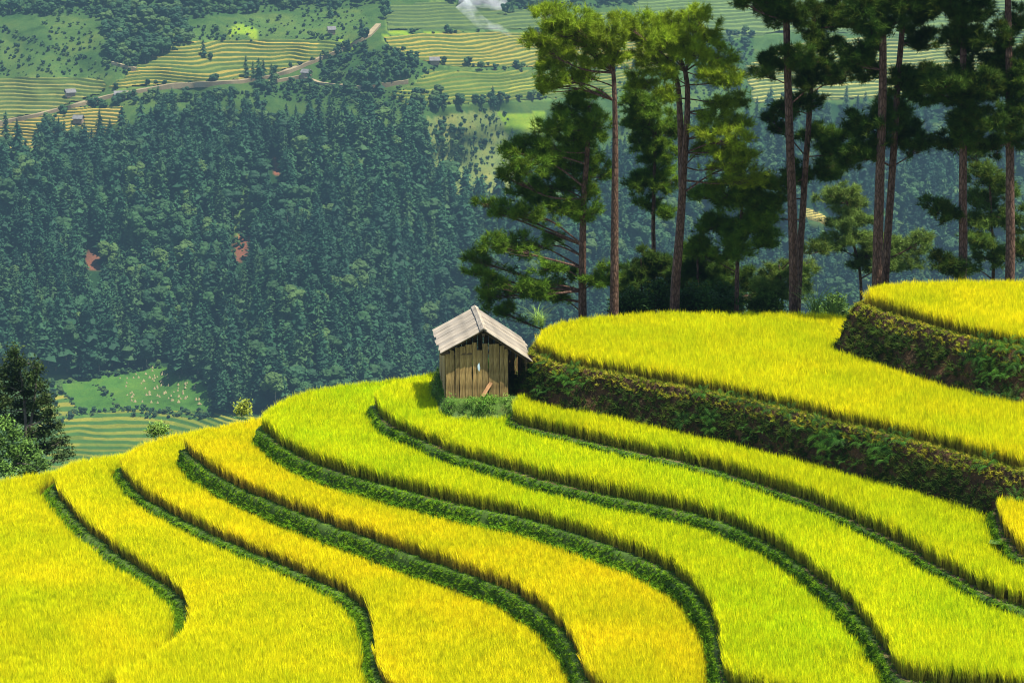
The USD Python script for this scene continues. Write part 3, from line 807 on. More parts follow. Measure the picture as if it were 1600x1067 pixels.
# scattered trees and bushes on the open slopes
SPOT = [(385, 122, 1.0), (405, 132, 1.1), (396, 126, .9), (425, 138, 1.0), (412, 120, .8), (484, 138, .9), (501, 105, .8), (570, 66, 1.0), (565, 60, .8), (590, 150, 1.1), (575, 152, .9), (720, 172, .9), (752, 168, .7), (770, 168, 1.0), (778, 172, .9), (455, 108, .6), (614, 112, .8), (206, 98, .8), (186, 96, .7),
        (600, 30, .9), (606, 20, 1.0), (598, 12, .9), (545, 80, .6), (563, 80, .6), (515, 28, 1.0), (525, 24, .9), (790, 25, .8), (800, 22, .7), (770, 340, 1), (740, 330, .8), (330, 95, .6), (318, 90, .7), (200, 108, .7), (180, 72, .9), (660, 178, .8), (650, 182, .9)]
sc_b = []
for p_, gap in [(q_, 8) for q_ in SCRUB] + [(LineString([(0, 45), (50, 64), (100, 84), (150, 98), (200, 112)]).buffer(5), 5), (LineString([(60, 205), (120, 165), (210, 160), (330, 152), (400, 152)]).buffer(6), 7), (CLEARING.boundary.buffer(3), 5), (LineString([(150, 600), (190, 640), (210, 650), (330, 650)]).buffer(6), 6), (P(FIELDS[9][1]).boundary.buffer(4), 5), (P(FIELDS[3][1]).boundary.buffer(2), 9), (P(FIELDS[4][1]).boundary.buffer(2), 9), (P(FIELDS[0][1]).boundary.buffer(2), 10), (MEADOW[0], 9), (MEADOW[2], 8), (MEADOW[3], 8), (MEADOW[1], 8), (GULLY, 9), (MEADOW[4], 8)]:
    x0, y0, x1, y1 = p_.bounds
    a, b = np.meshgrid(np.arange(x0, x1, gap), np.arange(y0, y1, gap * 0.6))
    a = (a + r.uniform(-gap, gap, a.shape) / 2).ravel(); b = (b + r.uniform(-gap, gap, b.shape) * 0.3).ravel()
    m_ = inside(p_, a, b)
    sc_b.append(np.c_[a[m_], b[m_], (0.10 + 0.50 * r.random(m_.sum()) ** 2.4) * (0.45 if p_ in MEADOW else 0.5 if gap in (5, 6) else 1.5 if p_ in (SCRUB[1], SCRUB[2], SCRUB[3]) else 0.9)])
sc_b = np.vstack(sc_b)
pts = far_pt(bx, by)
kind = np.where(r.random(len(bx)) < 0.18 + 0.3 * (meshkit.noise(np.c_[bx / 80, by / 60, 0 * bx], seed=5) > 0.6), r.integers(NCON, len(TREES), len(bx)), r.integers(0, NCON, len(bx)))
size = r.uniform(0.85, 1.55, len(bx)) * np.clip(0.62 + (by - 190) / 160, 0.62, 1.0) * np.where(bx > 1000, 0.95, 1.0)
show = size / pts[:, 1] * np.where((bx > 0) & (bx < 740) & (by < 610) & (by > 200), 1.0, 0.0)
order = np.argsort(-show)
single, mass = order[:270], order[270:]
rot = r.uniform(0, 2 * np.pi, len(bx))
UsdGeom.Scope.Define(stage, "/World/Looks/kinds")
for i, (kn, mesh, tint) in enumerate(TREES):
    stage.CreateClassPrim(f"/tree_kind_{i:03d}")
    usdkit.mesh(stage, f"/tree_kind_{i:03d}/tree", mesh, M_FOREST)
    UsdGeom.PrimvarsAPI(stage.GetPrimAtPath(f"/tree_kind_{i:03d}/tree")).CreatePrimvar("tint", Sdf.ValueTypeNames.Float3Array, "vertex").Set(Vt.Vec3fArray.FromNumpy(np.asarray(tint, np.float32)))
def forest_place(x, y):
    if y < 270:
        return "at the top edge of the far forest below the terraces"
    if 320 < x < 440 and y < 480:
        return "beside the red earth scar in the middle of the far forest"
    if 90 < x < 200 and 330 < y < 480:
        return "beside the small red scar at the left of the far forest"
    if x < 340 and y > 530:
        return "at the forest foot just above the green clearing"
    if x > 560:
        return "in the far forest left of the near pines and hut roof"
    return "in the lower far forest above the lime rice nose" if x > 340 else "in the left part of the far forest"


for i in single:
    con = kind[i] < NCON
    where = forest_place(bx[i], by[i])
    copy_of("forest_conifer" if con else "forest_broadleaf", f"/tree_kind_{kind[i]:03d}",
            ("dark pointed conifer " if con else "rounded broadleaf tree ") + where,
            "tree", pts[i], rot[i], ("conifers " if con else "broadleaf trees ") + where, size[i])
for j, (sx_, sy_, ss) in enumerate(SPOT):
    kk = int(r.integers(0, len(TREES)))
    sw = ('near the bend of the ridge track above the far forest' if 370 < sx_ < 520 else 'in the hedged pastures at the upper left' if sx_ < 370 else 'along the top of the ridge track near the smoke' if sy_ < 90 else 'in the row below the broad golden far terraces' if sx_ > 640 else 'on the bushy knoll beside the ridge track')
    copy_of("slope_tree", f"/tree_kind_{kk:03d}", ("single tree " + sw), "tree", far_pt(np.array(sx_), np.array(sy_)), r.uniform(0, 6.28), ("lone trees " + sw), ss * r.uniform(0.6, 0.85))
protos = [("tree" if i == 0 else f"tree_{i:03d}", m_, M_FOREST, t_) for i, (_, m_, t_) in enumerate(TREES)]
pi = scatter(path_of("far_forest"), protos, pts[mass], quats(rot[mass]), size[mass], kind[mass])
tag(pi, "dense blue-green forest covering the far slope across the valley", "forest", kind="stuff")
bp = far_pt(sc_b[:, 0], sc_b[:, 1])
pi = scatter(path_of("far_scrub"), protos[NCON:], bp - [0, 0, 0.6], quats(r.uniform(0, 6.28, len(bp))), np.c_[sc_b[:, 2] * 1.2, sc_b[:, 2] * 1.2, sc_b[:, 2]], r.integers(0, len(TREES) - NCON, len(bp)))
tag(pi, "bushes and hedges on the open far slopes between the fields", "scrub", kind="stuff")

# straw stooks in the clearing
r = np.random.default_rng(510)
stage.CreateClassPrim("/straw_kind")
sv, sf = trimesh.creation.cone(0.9, 1.7, sections=7).vertices, trimesh.creation.cone(0.9, 1.7, sections=7).faces
sv = np.array(sv) * (1 + 0.25 * r.uniform(-1, 1, (len(sv), 1)))
M_STRAW = soil_mat("straw", [(0.3, (0.13, 0.115, 0.05)), (0.7, (0.21, 0.18, 0.09))], 2.0)
usdkit.mesh(stage, "/straw_kind/stook", (sv, np.array(sf)), M_STRAW)
SC = P([(176, 582), (238, 572), (305, 600), (314, 632), (205, 632)])
n = 0
while n < 85:
    a, b = r.uniform(170, 318), r.uniform(570, 636)
    if SC.contains(Point(a, b)):
        copy_of("straw_stook", "/straw_kind", "small pale straw bundle standing in the green clearing below the forest", "straw bundle", far_pt(np.array(a), np.array(b)), r.uniform(0, 6), "straw bundles in the clearing", r.uniform(0.5, 1.0))
        n += 1

# far huts
M_FWALL = soil_mat("far_hut_wall", [(0.3, (0.12, 0.09, 0.06)), (0.7, (0.2, 0.15, 0.1))], 0.8)
M_FROOF = soil_mat("far_hut_roof", [(0.3, (0.06, 0.06, 0.063)), (0.7, (0.12, 0.118, 0.118))], 0.8)
for (hx, hy, rot_, L, lab) in [(110, 152, 0.5, 6, "grey-roofed field hut at the far left between green terraces"), (188, 155, 0.2, 7, "grey-roofed hut beside the ridge track above the forest edge"), (123, 193, -0.2, 6, "small grey hut among the golden terraces at the far left"),
                               (518, 54, 0.3, 5, "small hut alone on the high green meadow near the top"), (479, 121, -0.5, 6, "brown hut at the bend of the ridge track beside the bushy knoll"), (679, 102, 0.1, 6, "little hut at the edge of the broad golden terraces")]:
    o = far_pt(np.array(hx), np.array(hy))
    L = L * 0.8
    t = thing("field_hut", lab, "hut", o + [0, 0, 0.3], rot_)
    b = trimesh.creation.box([L, L * 0.7, 2.6]); b.apply_translation([0, 0, 1.0])
    obj("wall", b, M_FWALL, t.GetPath().pathString)
    w, l, e = L * 0.5, L * 0.62, 2.4
    rv = np.array([(-l, -w, e), (l, -w, e), (l, 0, e + 1.9), (-l, 0, e + 1.9), (-l, w, e), (l, w, e)])
    rv = np.vstack([rv, rv - [0, 0, 0.2]])
    rf = np.array([[0, 1, 2, 3], [3, 2, 5, 4], [7, 6, 9, 8], [8, 9, 10, 11], [0, 6, 7, 1], [4, 5, 11, 10], [0, 3, 9, 6], [3, 4, 10, 9], [1, 7, 8, 2], [2, 8, 11, 5]])
    obj("roof", (rv, rf), M_FROOF, t.GetPath().pathString)

# smoke of burning straw
def smoke(name, label, pts_px, radii, dens, seed):
    l = np.array(pts_px, float)
    d0 = far_depth(l[0, 0], l[0, 1]) - 4
    c = at_depth(l[:, 0], l[:, 1], np.full(len(l), d0))
    v, f = tube(chaikin(c, 2, False), np.interp(np.linspace(0, 1, len(chaikin(c, 2, False))), np.linspace(0, 1, len(radii)), radii), 12)
    mesh = trimesh.Trimesh(v, f, process=False)
    v = v + 0.9 * np.mean(radii) * (meshkit.fbm(v * 0.11, 3, seed)[:, None] - 0.5) * [1, 0.4, 1]
    first = np.arange(12)
    v = np.vstack([v, c[:1]])
    capf = np.array([[i, (i + 1) % 12, len(v) - 1] for i in range(12)])
    e01 = {(int(a), int(b)) for t3 in f for a, b in ((t3[0], t3[1]), (t3[1], t3[2]), (t3[2], t3[0]))}
    if (0, 1) in e01:
        capf = capf[:, ::-1]
    f = np.vstack([f, capf])
    m_ = mat("smoke_" + str(seed), {
        "g": ("geometry", {}),
        "n": ("noise_texture", {"scale": 0.09, "detail": 4.0, "roughness": 0.6}),
        "r": ("map_range", {"from_min": 0.42, "from_max": 0.68, "to_min": 0.0, "to_max": dens, "clamp": True}),
        "p": ("principled_volume", {"color": (1.0, 1.0, 1.0)})},
        [("g.position", "n.vector"), ("n.fac", "r.value"), ("r.result", "p.density")], surface=None, volume="p.volume")
    m = obj(name, (v, f), m_)
    tag(m, label, "smoke", kind="stuff")


smoke("smoke", "white smoke plume drifting up left at the top edge", [(794, 16), (782, 6), (765, -4), (742, -10), (722, -16)], [1.5, 5, 7, 9, 10], 0.12, 1)
smoke("smoke", "thin low smoke wisp over the golden terraces", [(799, 56), (786, 50), (770, 44), (752, 36), (736, 22), (722, 4)], [0.8, 2.5, 3.5, 3.5, 5, 6], 0.08, 2)

# ------------------------------------------------------------------ pines and other near trees
def trunk_line(px, depth):
    l = np.array(px, float)
    w = at_depth(l[:, 0], l[:, 1], np.full(len(l), float(depth)))
    b = w[0].copy()
    g = float(ground(b[0], b[1])) - 0.3
    if g < b[2] - 0.2:
        w = np.vstack([[b[0], b[1], g], w])
    return w


def smooth_path(p, n):
    p = chaikin(p, 3, False)
    s = np.r_[0, np.cumsum(np.linalg.norm(np.diff(p, axis=0), axis=1))]
    t = np.linspace(0, s[-1], n)
    return np.stack([np.interp(t, s, p[:, k]) for k in range(3)], -1)


def needle_tufts(r, centers, axes, n, length, width, col):
    m = len(centers)
    d = r.normal(0, 1, (m, n, 3))
    d /= np.linalg.norm(d, axis=2, keepdims=True)
    d = d * 0.85 + axes[:, None] * 0.62
    d /= np.linalg.norm(d, axis=2, keepdims=True)
    L = length * r.uniform(0.7, 1.2, (m, n, 1))
    b = centers[:, None] + axes[:, None] * r.uniform(-0.10, 0.08, (m, n, 1))
    s = np.cross(d, r.normal(0, 1, (m, n, 3))); s /= np.linalg.norm(s, axis=2, keepdims=True)
    V = np.stack([b - s * width / 2, b + s * width / 2, b + d * L], 2)
    F = np.arange(m * n * 3).reshape(-1, 3)
    c = np.array(col)[None, :] * r.uniform(0.55, 1.5, (m, 1))
    c = c + np.array([0.03, 0.022, 0.0]) * r.uniform(0, 1, (m, 1)) ** 2
    return V.reshape(-1, 3), F, np.repeat(c, n * 3, 0)


def leaf_cards(r, centers, axes, n, size, col):
    m = len(centers)
    p = (centers[:, None] + r.normal(0, 0.13, (m, n, 3))).reshape(-1, 3)
    a = r.normal(0, 1, (m * n, 3)); a /= np.linalg.norm(a, axis=1, keepdims=True)
    nrm = r.normal(0, 0.7, (m * n, 3)) + [0, 0, 1.0]
    s = np.cross(a, nrm); s /= np.linalg.norm(s, axis=1, keepdims=True)
    a = np.cross(nrm, s); a /= np.linalg.norm(a, axis=1, keepdims=True)
    L = size * r.uniform(0.6, 1.3, (m * n, 1))
    V = np.stack([p - a * L, p + s * L * 0.42, p + a * L, p - s * L * 0.42], 1)
    F = (np.array([[0, 1, 2], [0, 2, 3]])[None] + 4 * np.arange(m * n)[:, None, None]).reshape(-1, 3)
    c = np.array(col)[None, :] * np.repeat(r.uniform(0.65, 1.35, (m, 1)), n, 0) * r.uniform(0.85, 1.15, (m * n, 1))
    return V.reshape(-1, 3), F, np.repeat(c, 4, 0)


def near_tree(name, label, cat, trunk_px, depth, r0, clusters, seed, col=(0.06, 0.115, 0.018), leaf=False, dens=1.0, bark=None, stems=(), crown_mat=None, needle=0.25):
    r = np.random.default_rng(seed)
    w = trunk_line(trunk_px, depth)
    base = w[0].copy()
    t = thing(name, label, cat, base)
    pth = t.GetPath().pathString
    bark = bark or M_BARK
    tl = smooth_path(w - base, 26)
    tl[1:-1, :2] += 0.05 * (meshkit.fbm(np.c_[tl[1:-1, 2] * 0.5, np.full(24, seed), np.zeros(24)], 2, seed)[:, None] - 0.5) * [1, 1]
    rad = r0 * (1 - 0.62 * np.linspace(0, 1, 26) ** 1.3)
    rad[0] *= 1.25
    rad = rad * 0.82
    obj("trunk", tube(tl, rad, 12), bark, pth, smooth=True)
    for s_px in stems:
        sl = np.array(s_px, float)
        sw = at_depth(sl[:, 0], sl[:, 1], np.full(len(sl), depth + 0.15)) - base
        obj("stem", tube(smooth_path(sw, 14), np.linspace(r0 * 0.6, r0 * 0.3, 14), 8), bark, pth, smooth=True)
    V, F, C, nv = [], [], [], 0
    m_per = depth / F_PX
    for (cx, cy, rx, ry) in clusters:
        rx_, ry_ = rx * m_per * 1.1, ry * m_per * 1.12
        i0 = np.argmin(np.abs(tl[:, 2] - (at_depth(np.array(cx), np.array(cy), np.array(float(depth)))[2] - base[2] - 0.25 * abs(0) )))
        dx = abs(at_depth(np.array(cx), np.array(cy), np.array(float(depth)))[0] - base[0] - tl[i0, 0])
        dz = r.uniform(-1, 1) * (0.55 * dx + 0.45)
        c = at_depth(np.array(float(cx)), np.array(float(cy)), np.array(depth + dz)) - base
        low = c[2] - (0.35 * dx + 0.3) * r.uniform(-0.2, 1.3)
        i0 = int(np.clip(np.argmin(np.abs(tl[:, 2] - low)), 3, 24))
        root = tl[i0]
        mid = root * 0.45 + c * 0.55 + np.array([0, 0, 0.14 * dx]) * r.uniform(-1.0, 0.9) + r.normal(0, 0.05 + 0.05 * dx, 3)
        br = smooth_path(np.array([root, mid, c + [0, 0, -0.2 * ry_]]), 9)
        rb = np.clip(0.014 + 0.013 * dx, 0.016, 0.06)
        parts = [tube(br, np.linspace(rb, 0.014, 9), 6)]
        ns = int(np.clip(6 + 10 * rx_ * ry_ * 3, 6, 20))
        off = r.normal(0, 1, (ns, 3)); off /= np.linalg.norm(off, axis=1, keepdims=True)
        off *= (r.uniform(0.25, 1.0, (ns, 1)) ** 0.5) * np.array([rx_, 0.8 * (rx_ + ry_) / 2, ry_]) * 0.85
        for o_ in off:
            e = c + o_
            st = br[int(r.integers(4, 9))]
            parts.append(tube(np.array([st, (st + e) / 2 + [0, 0, -0.06], e]), [0.014, 0.010, 0.006], 4))
        obj("branch", join(parts), bark, pth)
        nt = int(max(20, dens * 160 * rx_ * ry_ / 0.4))
        k = r.integers(0, ns, nt)
        tc = c + off[k] + r.normal(0, 1, (nt, 3)) * np.array([0.10, 0.10, 0.06]) * (0.7 + 0.45 * rx_)
        onb = r.random(nt) < 0.16
        tc[onb] = br[r.integers(4, 9, onb.sum())] + r.normal(0, 0.09, (onb.sum(), 3)) + [0, 0, 0.06]
        ax = off[k] * np.array([1, 1, 0.4]) + r.normal(0, 0.18, (nt, 3)) + [0, 0, 0.33]
        ax /= np.linalg.norm(ax, axis=1, keepdims=True)
        cc = np.array(col) * r.uniform(0.82, 1.2)
        v, f, cl = leaf_cards(r, tc, ax, 9, 0.085, cc) if leaf else needle_tufts(r, tc, ax, 20, needle, 0.022, cc)
        V.append(v); F.append(f + nv); C.append(cl); nv += len(v)
    cm = obj("crown", (np.vstack(V), np.vstack(F)), crown_mat or (M_LEAF if leaf else M_NEEDLE), pth, tint=np.vstack(C))
    return t


def crop(ox, oy, s, pts):
    return [(ox + p[0] / s, oy + p[1] / s) + tuple(q_ / s for q_ in p[2:]) for p in pts]


L_ = lambda pts: crop(700, 0, 2.053, pts)
R__ = lambda pts: crop(1100, 0, 2.052, pts)
PINE, LIT = (0.062, 0.125, 0.010), (0.15, 0.225, 0.012)  # LIT puts the sunlight on the bright crowns into the needle colour
near_tree("pine_tree", "pine with layered low branches sweeping left, nearest the hut", "pine tree", L_([(432, 1000), (430, 720), (445, 500), (452, 340)]), 84, 0.23, L_([
    (430, 330, 70, 50), (380, 350, 50, 30), (480, 400, 60, 50), (400, 430, 90, 50), (300, 450, 70, 45), (210, 480, 60, 40), (270, 520, 90, 45), (380, 520, 90, 45), (200, 560, 60, 30), (330, 590, 90, 40), (430, 600, 70, 40),
    (480, 540, 50, 50), (180, 670, 80, 30), (250, 680, 60, 30), (370, 660, 70, 35), (440, 680, 60, 40), (150, 780, 60, 35), (100, 830, 70, 35), (230, 800, 70, 30), (250, 930, 90, 40), (330, 930, 70, 40), (160, 940, 60, 40),
    (130, 900, 60, 35), (170, 990, 60, 30), (310, 860, 60, 25), (480, 900, 50, 30), (520, 880, 40, 40), (420, 470, 80, 50), (340, 400, 60, 40), (230, 610, 60, 26), (300, 640, 60, 24), (120, 650, 40, 18), (220, 760, 50, 18), (330, 760, 45, 18), (90, 870, 45, 20), (380, 880, 40, 22)]), 601, PINE, dens=0.95)
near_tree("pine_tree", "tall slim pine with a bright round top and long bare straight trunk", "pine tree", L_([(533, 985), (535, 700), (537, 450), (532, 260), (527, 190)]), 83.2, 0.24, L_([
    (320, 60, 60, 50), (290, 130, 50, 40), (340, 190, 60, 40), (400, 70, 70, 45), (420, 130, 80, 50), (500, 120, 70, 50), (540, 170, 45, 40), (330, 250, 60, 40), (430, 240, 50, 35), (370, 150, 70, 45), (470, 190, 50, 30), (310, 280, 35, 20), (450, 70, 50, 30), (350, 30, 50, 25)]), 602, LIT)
near_tree("pine_tree", "small slender pine half hidden between the two bright tall pines", "pine tree", L_([(660, 880), (658, 700), (662, 560), (668, 400)]), 92, 0.17, L_([
    (640, 380, 60, 40), (680, 440, 70, 50), (620, 470, 60, 45), (660, 540, 80, 50), (610, 590, 50, 40), (700, 590, 50, 35), (640, 650, 50, 25), (590, 400, 40, 40), (720, 400, 40, 50), (700, 680, 50, 25), (610, 300, 50, 40), (590, 330, 40, 40), (640, 330, 50, 40), (690, 490, 60, 40)]), 603, PINE, dens=1.1)
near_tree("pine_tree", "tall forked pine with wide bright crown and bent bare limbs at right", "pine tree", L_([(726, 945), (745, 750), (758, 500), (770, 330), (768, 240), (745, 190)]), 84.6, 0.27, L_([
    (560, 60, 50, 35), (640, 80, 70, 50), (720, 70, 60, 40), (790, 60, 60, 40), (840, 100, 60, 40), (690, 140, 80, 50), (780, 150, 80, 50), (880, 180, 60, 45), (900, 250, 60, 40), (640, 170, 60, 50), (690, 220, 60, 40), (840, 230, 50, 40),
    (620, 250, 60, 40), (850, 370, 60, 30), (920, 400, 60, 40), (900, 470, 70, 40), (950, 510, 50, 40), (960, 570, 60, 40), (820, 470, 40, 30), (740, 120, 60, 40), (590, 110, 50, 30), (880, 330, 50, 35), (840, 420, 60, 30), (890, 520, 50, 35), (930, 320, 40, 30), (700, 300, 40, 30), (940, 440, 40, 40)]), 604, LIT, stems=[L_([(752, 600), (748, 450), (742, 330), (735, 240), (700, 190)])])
near_tree("pine_tree", "short dark pine with thin trunk just right of the forked pine", "pine tree", L_([(926, 990), (928, 840), (940, 700), (952, 600)]), 86, 0.15, L_([
    (900, 620, 70, 40), (830, 620, 60, 40), (960, 640, 70, 50), (1010, 680, 60, 50), (860, 720, 80, 50), (950, 740, 80, 50), (1030, 760, 50, 40), (820, 800, 60, 40), (900, 800, 80, 40), (1000, 720, 50, 30), (940, 560, 60, 40), (1000, 600, 40, 30)]), 605, PINE, dens=1.2)
near_tree("young_pine", "bushy dark young pine at the foot of the slim tall pine", "pine tree", L_([(620, 985), (622, 900), (618, 830)]), 90, 0.10, L_([
    (620, 880, 60, 50), (570, 900, 40, 60), (660, 900, 60, 60), (600, 950, 70, 40), (690, 860, 50, 40), (640, 830, 40, 40), (660, 960, 60, 30)]), 606, (0.04, 0.085, 0.012), dens=1.3)
near_tree("young_pine", "bushy dark young pine at the foot of the forked pine", "pine tree", L_([(800, 985), (802, 880), (800, 760)]), 89, 0.11, L_([
    (800, 800, 50, 50), (780, 860, 80, 60), (840, 850, 70, 60), (760, 930, 90, 50), (850, 930, 90, 50), (800, 900, 80, 60), (720, 950, 60, 40), (890, 890, 50, 50), (960, 900, 40, 50), (960, 950, 50, 30)]), 607, (0.04, 0.085, 0.012), dens=1.3)
ABOVE_R = lambda cx, seed: [(cx + dx_, y_, 34, 20) for dx_, y_ in np.random.default_rng(seed).uniform([-60, -190], [60, -25], (9, 2))]
near_tree("pine_tree", "thick straight pale trunk standing at the middle of the yellow field's back edge", "pine tree", R__([(290, 985), (285, 700), (273, 400), (263, 60), (258, -250), (262, -420)]), 84, 0.26, R__([
    (230, 10, 60, 30), (170, 15, 60, 25), (290, 60, 50, 30), (220, 60, 40, 25), (300, 180, 70, 40), (230, 200, 60, 40), (190, 230, 40, 25), (340, 190, 50, 40), (380, 230, 60, 40), (330, 30, 50, 30), (130, 5, 40, 20)]) + ABOVE_R(1228, 1), 608, (0.030, 0.068, 0.008), dens=1.35)  # needle colour darkened to stand for shade on the right-hand tall pines
near_tree("pine_tree", "slim dark trunk leaning right and crossing the thick pale trunk's foot", "pine tree", R__([(300, 960), (318, 640), (342, 330), (353, 20), (356, -250), (360, -400)]), 85.4, 0.19, R__([
    (400, 50, 60, 50), (390, 150, 60, 40), (430, 230, 70, 40), (320, 250, 60, 40), (260, 350, 60, 40), (230, 390, 40, 40), (330, 330, 60, 30), (370, 430, 70, 40), (430, 460, 80, 45), (400, 540, 80, 40), (300, 560, 60, 40), (240, 575, 60, 30), (210, 640, 70, 40), (170, 690, 60, 30),
    (440, 20, 60, 40), (470, 60, 50, 40), (360, 100, 60, 40)]) + ABOVE_R(1275, 2), 609, (0.030, 0.068, 0.008), dens=1.35)
near_tree("pine_tree", "thick tall trunk of the left one of the pair beside the top field", "pine tree", R__([(557, 885), (560, 650), (574, 300), (573, 50), (570, -250), (570, -420)]), 81.5, 0.26, R__([
    (510, 30, 60, 50), (540, 100, 50, 40), (520, 150, 50, 30), (490, 190, 50, 35), (530, 230, 50, 40), (600, 60, 60, 50), (640, 20, 70, 40), (560, 20, 60, 40), (470, 170, 40, 30)]) + ABOVE_R(1380, 3), 610, (0.030, 0.068, 0.008), dens=1.35)
near_tree("pine_tree", "darker leaning trunk, right one of the pair beside the top field", "pine tree", R__([(580, 880), (600, 600), (622, 250), (640, 40), (655, -250), (655, -400)]), 82.6, 0.21, R__([
    (690, 60, 60, 60), (700, 130, 60, 40), (720, 240, 70, 40), (640, 270, 60, 60), (690, 300, 80, 40), (560, 400, 80, 50), (480, 390, 50, 40), (650, 430, 70, 50), (700, 460, 60, 30), (500, 490, 60, 40), (460, 510, 50, 35), (620, 360, 60, 40), (730, 20, 60, 40), (590, 340, 60, 40), (540, 450, 60, 40)]) + ABOVE_R(1420, 4), 611, (0.030, 0.068, 0.008), dens=1.35)
near_tree("pine_tree", "straight dark trunk clothed in needles almost to the top field", "pine tree", R__([(830, 885), (832, 500), (830, 50), (828, -250), (828, -420)]), 81, 0.22, R__([
    (830, 60, 60, 60), (800, 130, 50, 50), (760, 270, 70, 40), (850, 200, 60, 60), (800, 300, 80, 50), (860, 330, 70, 50), (820, 390, 60, 40), (790, 450, 60, 40), (850, 440, 60, 40), (870, 120, 40, 40), (740, 650, 40, 25), (770, 680, 60, 30), (760, 840, 40, 40), (800, 860, 50, 30), (780, 20, 60, 40), (880, 30, 60, 40), (840, 270, 60, 40)]) + ABOVE_R(1504, 5), 612, (0.028, 0.062, 0.008), dens=1.35)
near_tree("pine_tree", "last tall trunk at the right edge behind the top field", "pine tree", R__([(982, 885), (982, 500), (975, 50), (972, -250), (972, -420)]), 80.6, 0.24, R__([
    (930, 180, 50, 60), (990, 200, 60, 60), (960, 280, 70, 60), (930, 380, 60, 50), (1000, 370, 50, 60), (1010, 440, 50, 40), (950, 120, 50, 50), (1010, 60, 40, 50), (920, 470, 50, 40), (1020, 250, 40, 60), (900, 260, 40, 50), (1060, 150, 50, 50), (1070, 350, 50, 50)]) + ABOVE_R(1575, 6), 613, (0.028, 0.062, 0.008), dens=1.35)
near_tree("young_pine", "lighter leafy young pine on the slope behind the paired trunks", "pine tree", R__([(510, 890), (475, 770), (455, 620)]), 96, 0.13, R__([
    (430, 620, 70, 30), (470, 650, 70, 35), (400, 640, 50, 25), (510, 700, 60, 40), (440, 700, 60, 40), (460, 770, 80, 40), (540, 780, 60, 40), (600, 790, 60, 40), (680, 780, 60, 35), (650, 830, 70, 40), (520, 840, 60, 40), (700, 760, 30, 25), (600, 850, 60, 30), (400, 780, 50, 30)]), 614, (0.085, 0.14, 0.03))
near_tree("young_pine", "low bushy young pine around the foot of the thick pale trunk", "pine tree", R__([(250, 985), (248, 920), (240, 850)]), 88, 0.09, R__([
    (230, 880, 60, 50), (300, 890, 60, 40), (200, 930, 50, 40), (270, 940, 70, 40), (330, 860, 40, 30), (350, 800, 50, 25)]), 615, (0.08, 0.135, 0.025))
near_tree("young_pine", "young pine filling the gap between the two rightmost tall trunks", "pine tree", R__([(928, 885), (926, 760), (915, 560)]), 88, 0.12, R__([
    (900, 560, 70, 50), (880, 640, 60, 40), (920, 700, 60, 50), (880, 760, 60, 40), (920, 820, 70, 40), (960, 600, 50, 50), (870, 480, 50, 40), (1000, 700, 40, 60), (860, 700, 40, 30), (1020, 800, 60, 50), (840, 850, 40, 30)]), 616, (0.055, 0.105, 0.018))
for bi, (lab_, bx_, by_, bw_) in enumerate([("dark bush at the back edge of the yellow field beside the lowest-boughed pine", 985, 470, 26), ("dark bush between the slim tall pine and the forked pine", 1022, 462, 30), ("dark bush right behind the forked pine's foot", 1085, 462, 30), ("dark bush beside the short dark pine", 1126, 466, 26), ("mid-green bush left of the thick pale trunk", 1196, 468, 22), ("mid-green bush below the top field's left corner", 1300, 476, 22)]):
    near_tree("leafy_bush", lab_, "bush", [(bx_, 495), (bx_, 480), (bx_ + 2, 465)], 85.6 + 0.4 * bi, 0.05, [(bx_ + a_, by_ + b_, bw_ * 0.6, 11) for a_, b_ in ((-0.55 * bw_, 8), (0.1 * bw_, -6), (0.6 * bw_, 6), (-0.1 * bw_, 14), (-0.8 * bw_, 18), (0.8 * bw_, 18))], 640 + bi, (0.03, 0.07, 0.012) if bi < 4 else (0.07, 0.13, 0.02), leaf=True, dens=1.2)
M_TWIG = soil_mat("grey_bark", [(0.3, (0.06, 0.05, 0.04)), (0.7, (0.13, 0.11, 0.09))], 3.0)
near_tree("broadleaf_tree", "dark dense broadleaf tree at the left edge beyond the lowest field", "tree", [(40, 760), (42, 690), (36, 600), (24, 546)], 96, 0.13, [
    (22, 550, 8, 9), (16, 565, 12, 9), (32, 568, 10, 9), (58, 574, 7, 9), (52, 590, 11, 9), (8, 584, 14, 9), (30, 592, 14, 9), (66, 604, 10, 8), (44, 610, 14, 9), (14, 608, 15, 9), (72, 622, 11, 8), (54, 630, 14, 9), (26, 632, 15, 9), (4, 630, 14, 9),
    (80, 642, 10, 8), (62, 652, 13, 8), (36, 654, 15, 8), (10, 655, 14, 8), (88, 664, 10, 7), (70, 674, 13, 8), (46, 678, 14, 8), (98, 688, 9, 7), (82, 694, 11, 7), (106, 708, 7, 6), (92, 712, 10, 6), (-14, 600, 16, 12), (-18, 640, 16, 14), (66, 700, 13, 9)], 617, (0.030, 0.052, 0.012), leaf=True, dens=1.25, bark=M_TWIG, stems=[[(42, 690), (52, 640), (58, 580)]])
near_tree("leafy_bush", "light green bush below the dark tree at the left edge", "bush", [(25, 780), (22, 730), (20, 680)], 92, 0.06, [
    (8, 664, 10, 8), (24, 678, 12, 8), (-2, 690, 14, 9), (40, 694, 12, 8), (18, 704, 14, 9), (52, 712, 12, 8), (32, 722, 15, 8), (66, 728, 10, 7), (-10, 715, 16, 10), (6, 734, 16, 8), (46, 738, 16, 8)], 618, (0.085, 0.16, 0.03), leaf=True, dens=1.5, bark=M_TWIG)
near_tree("leafy_bush", "small green bush peeking over the golden nose at the skyline", "bush", [(247, 690), (247, 680), (247, 668)], 91, 0.03, [(247, 670, 7, 4), (254, 672, 5, 4), (239, 673, 6, 4)], 619, (0.12, 0.2, 0.03), leaf=True, dens=1.3, bark=M_TWIG)
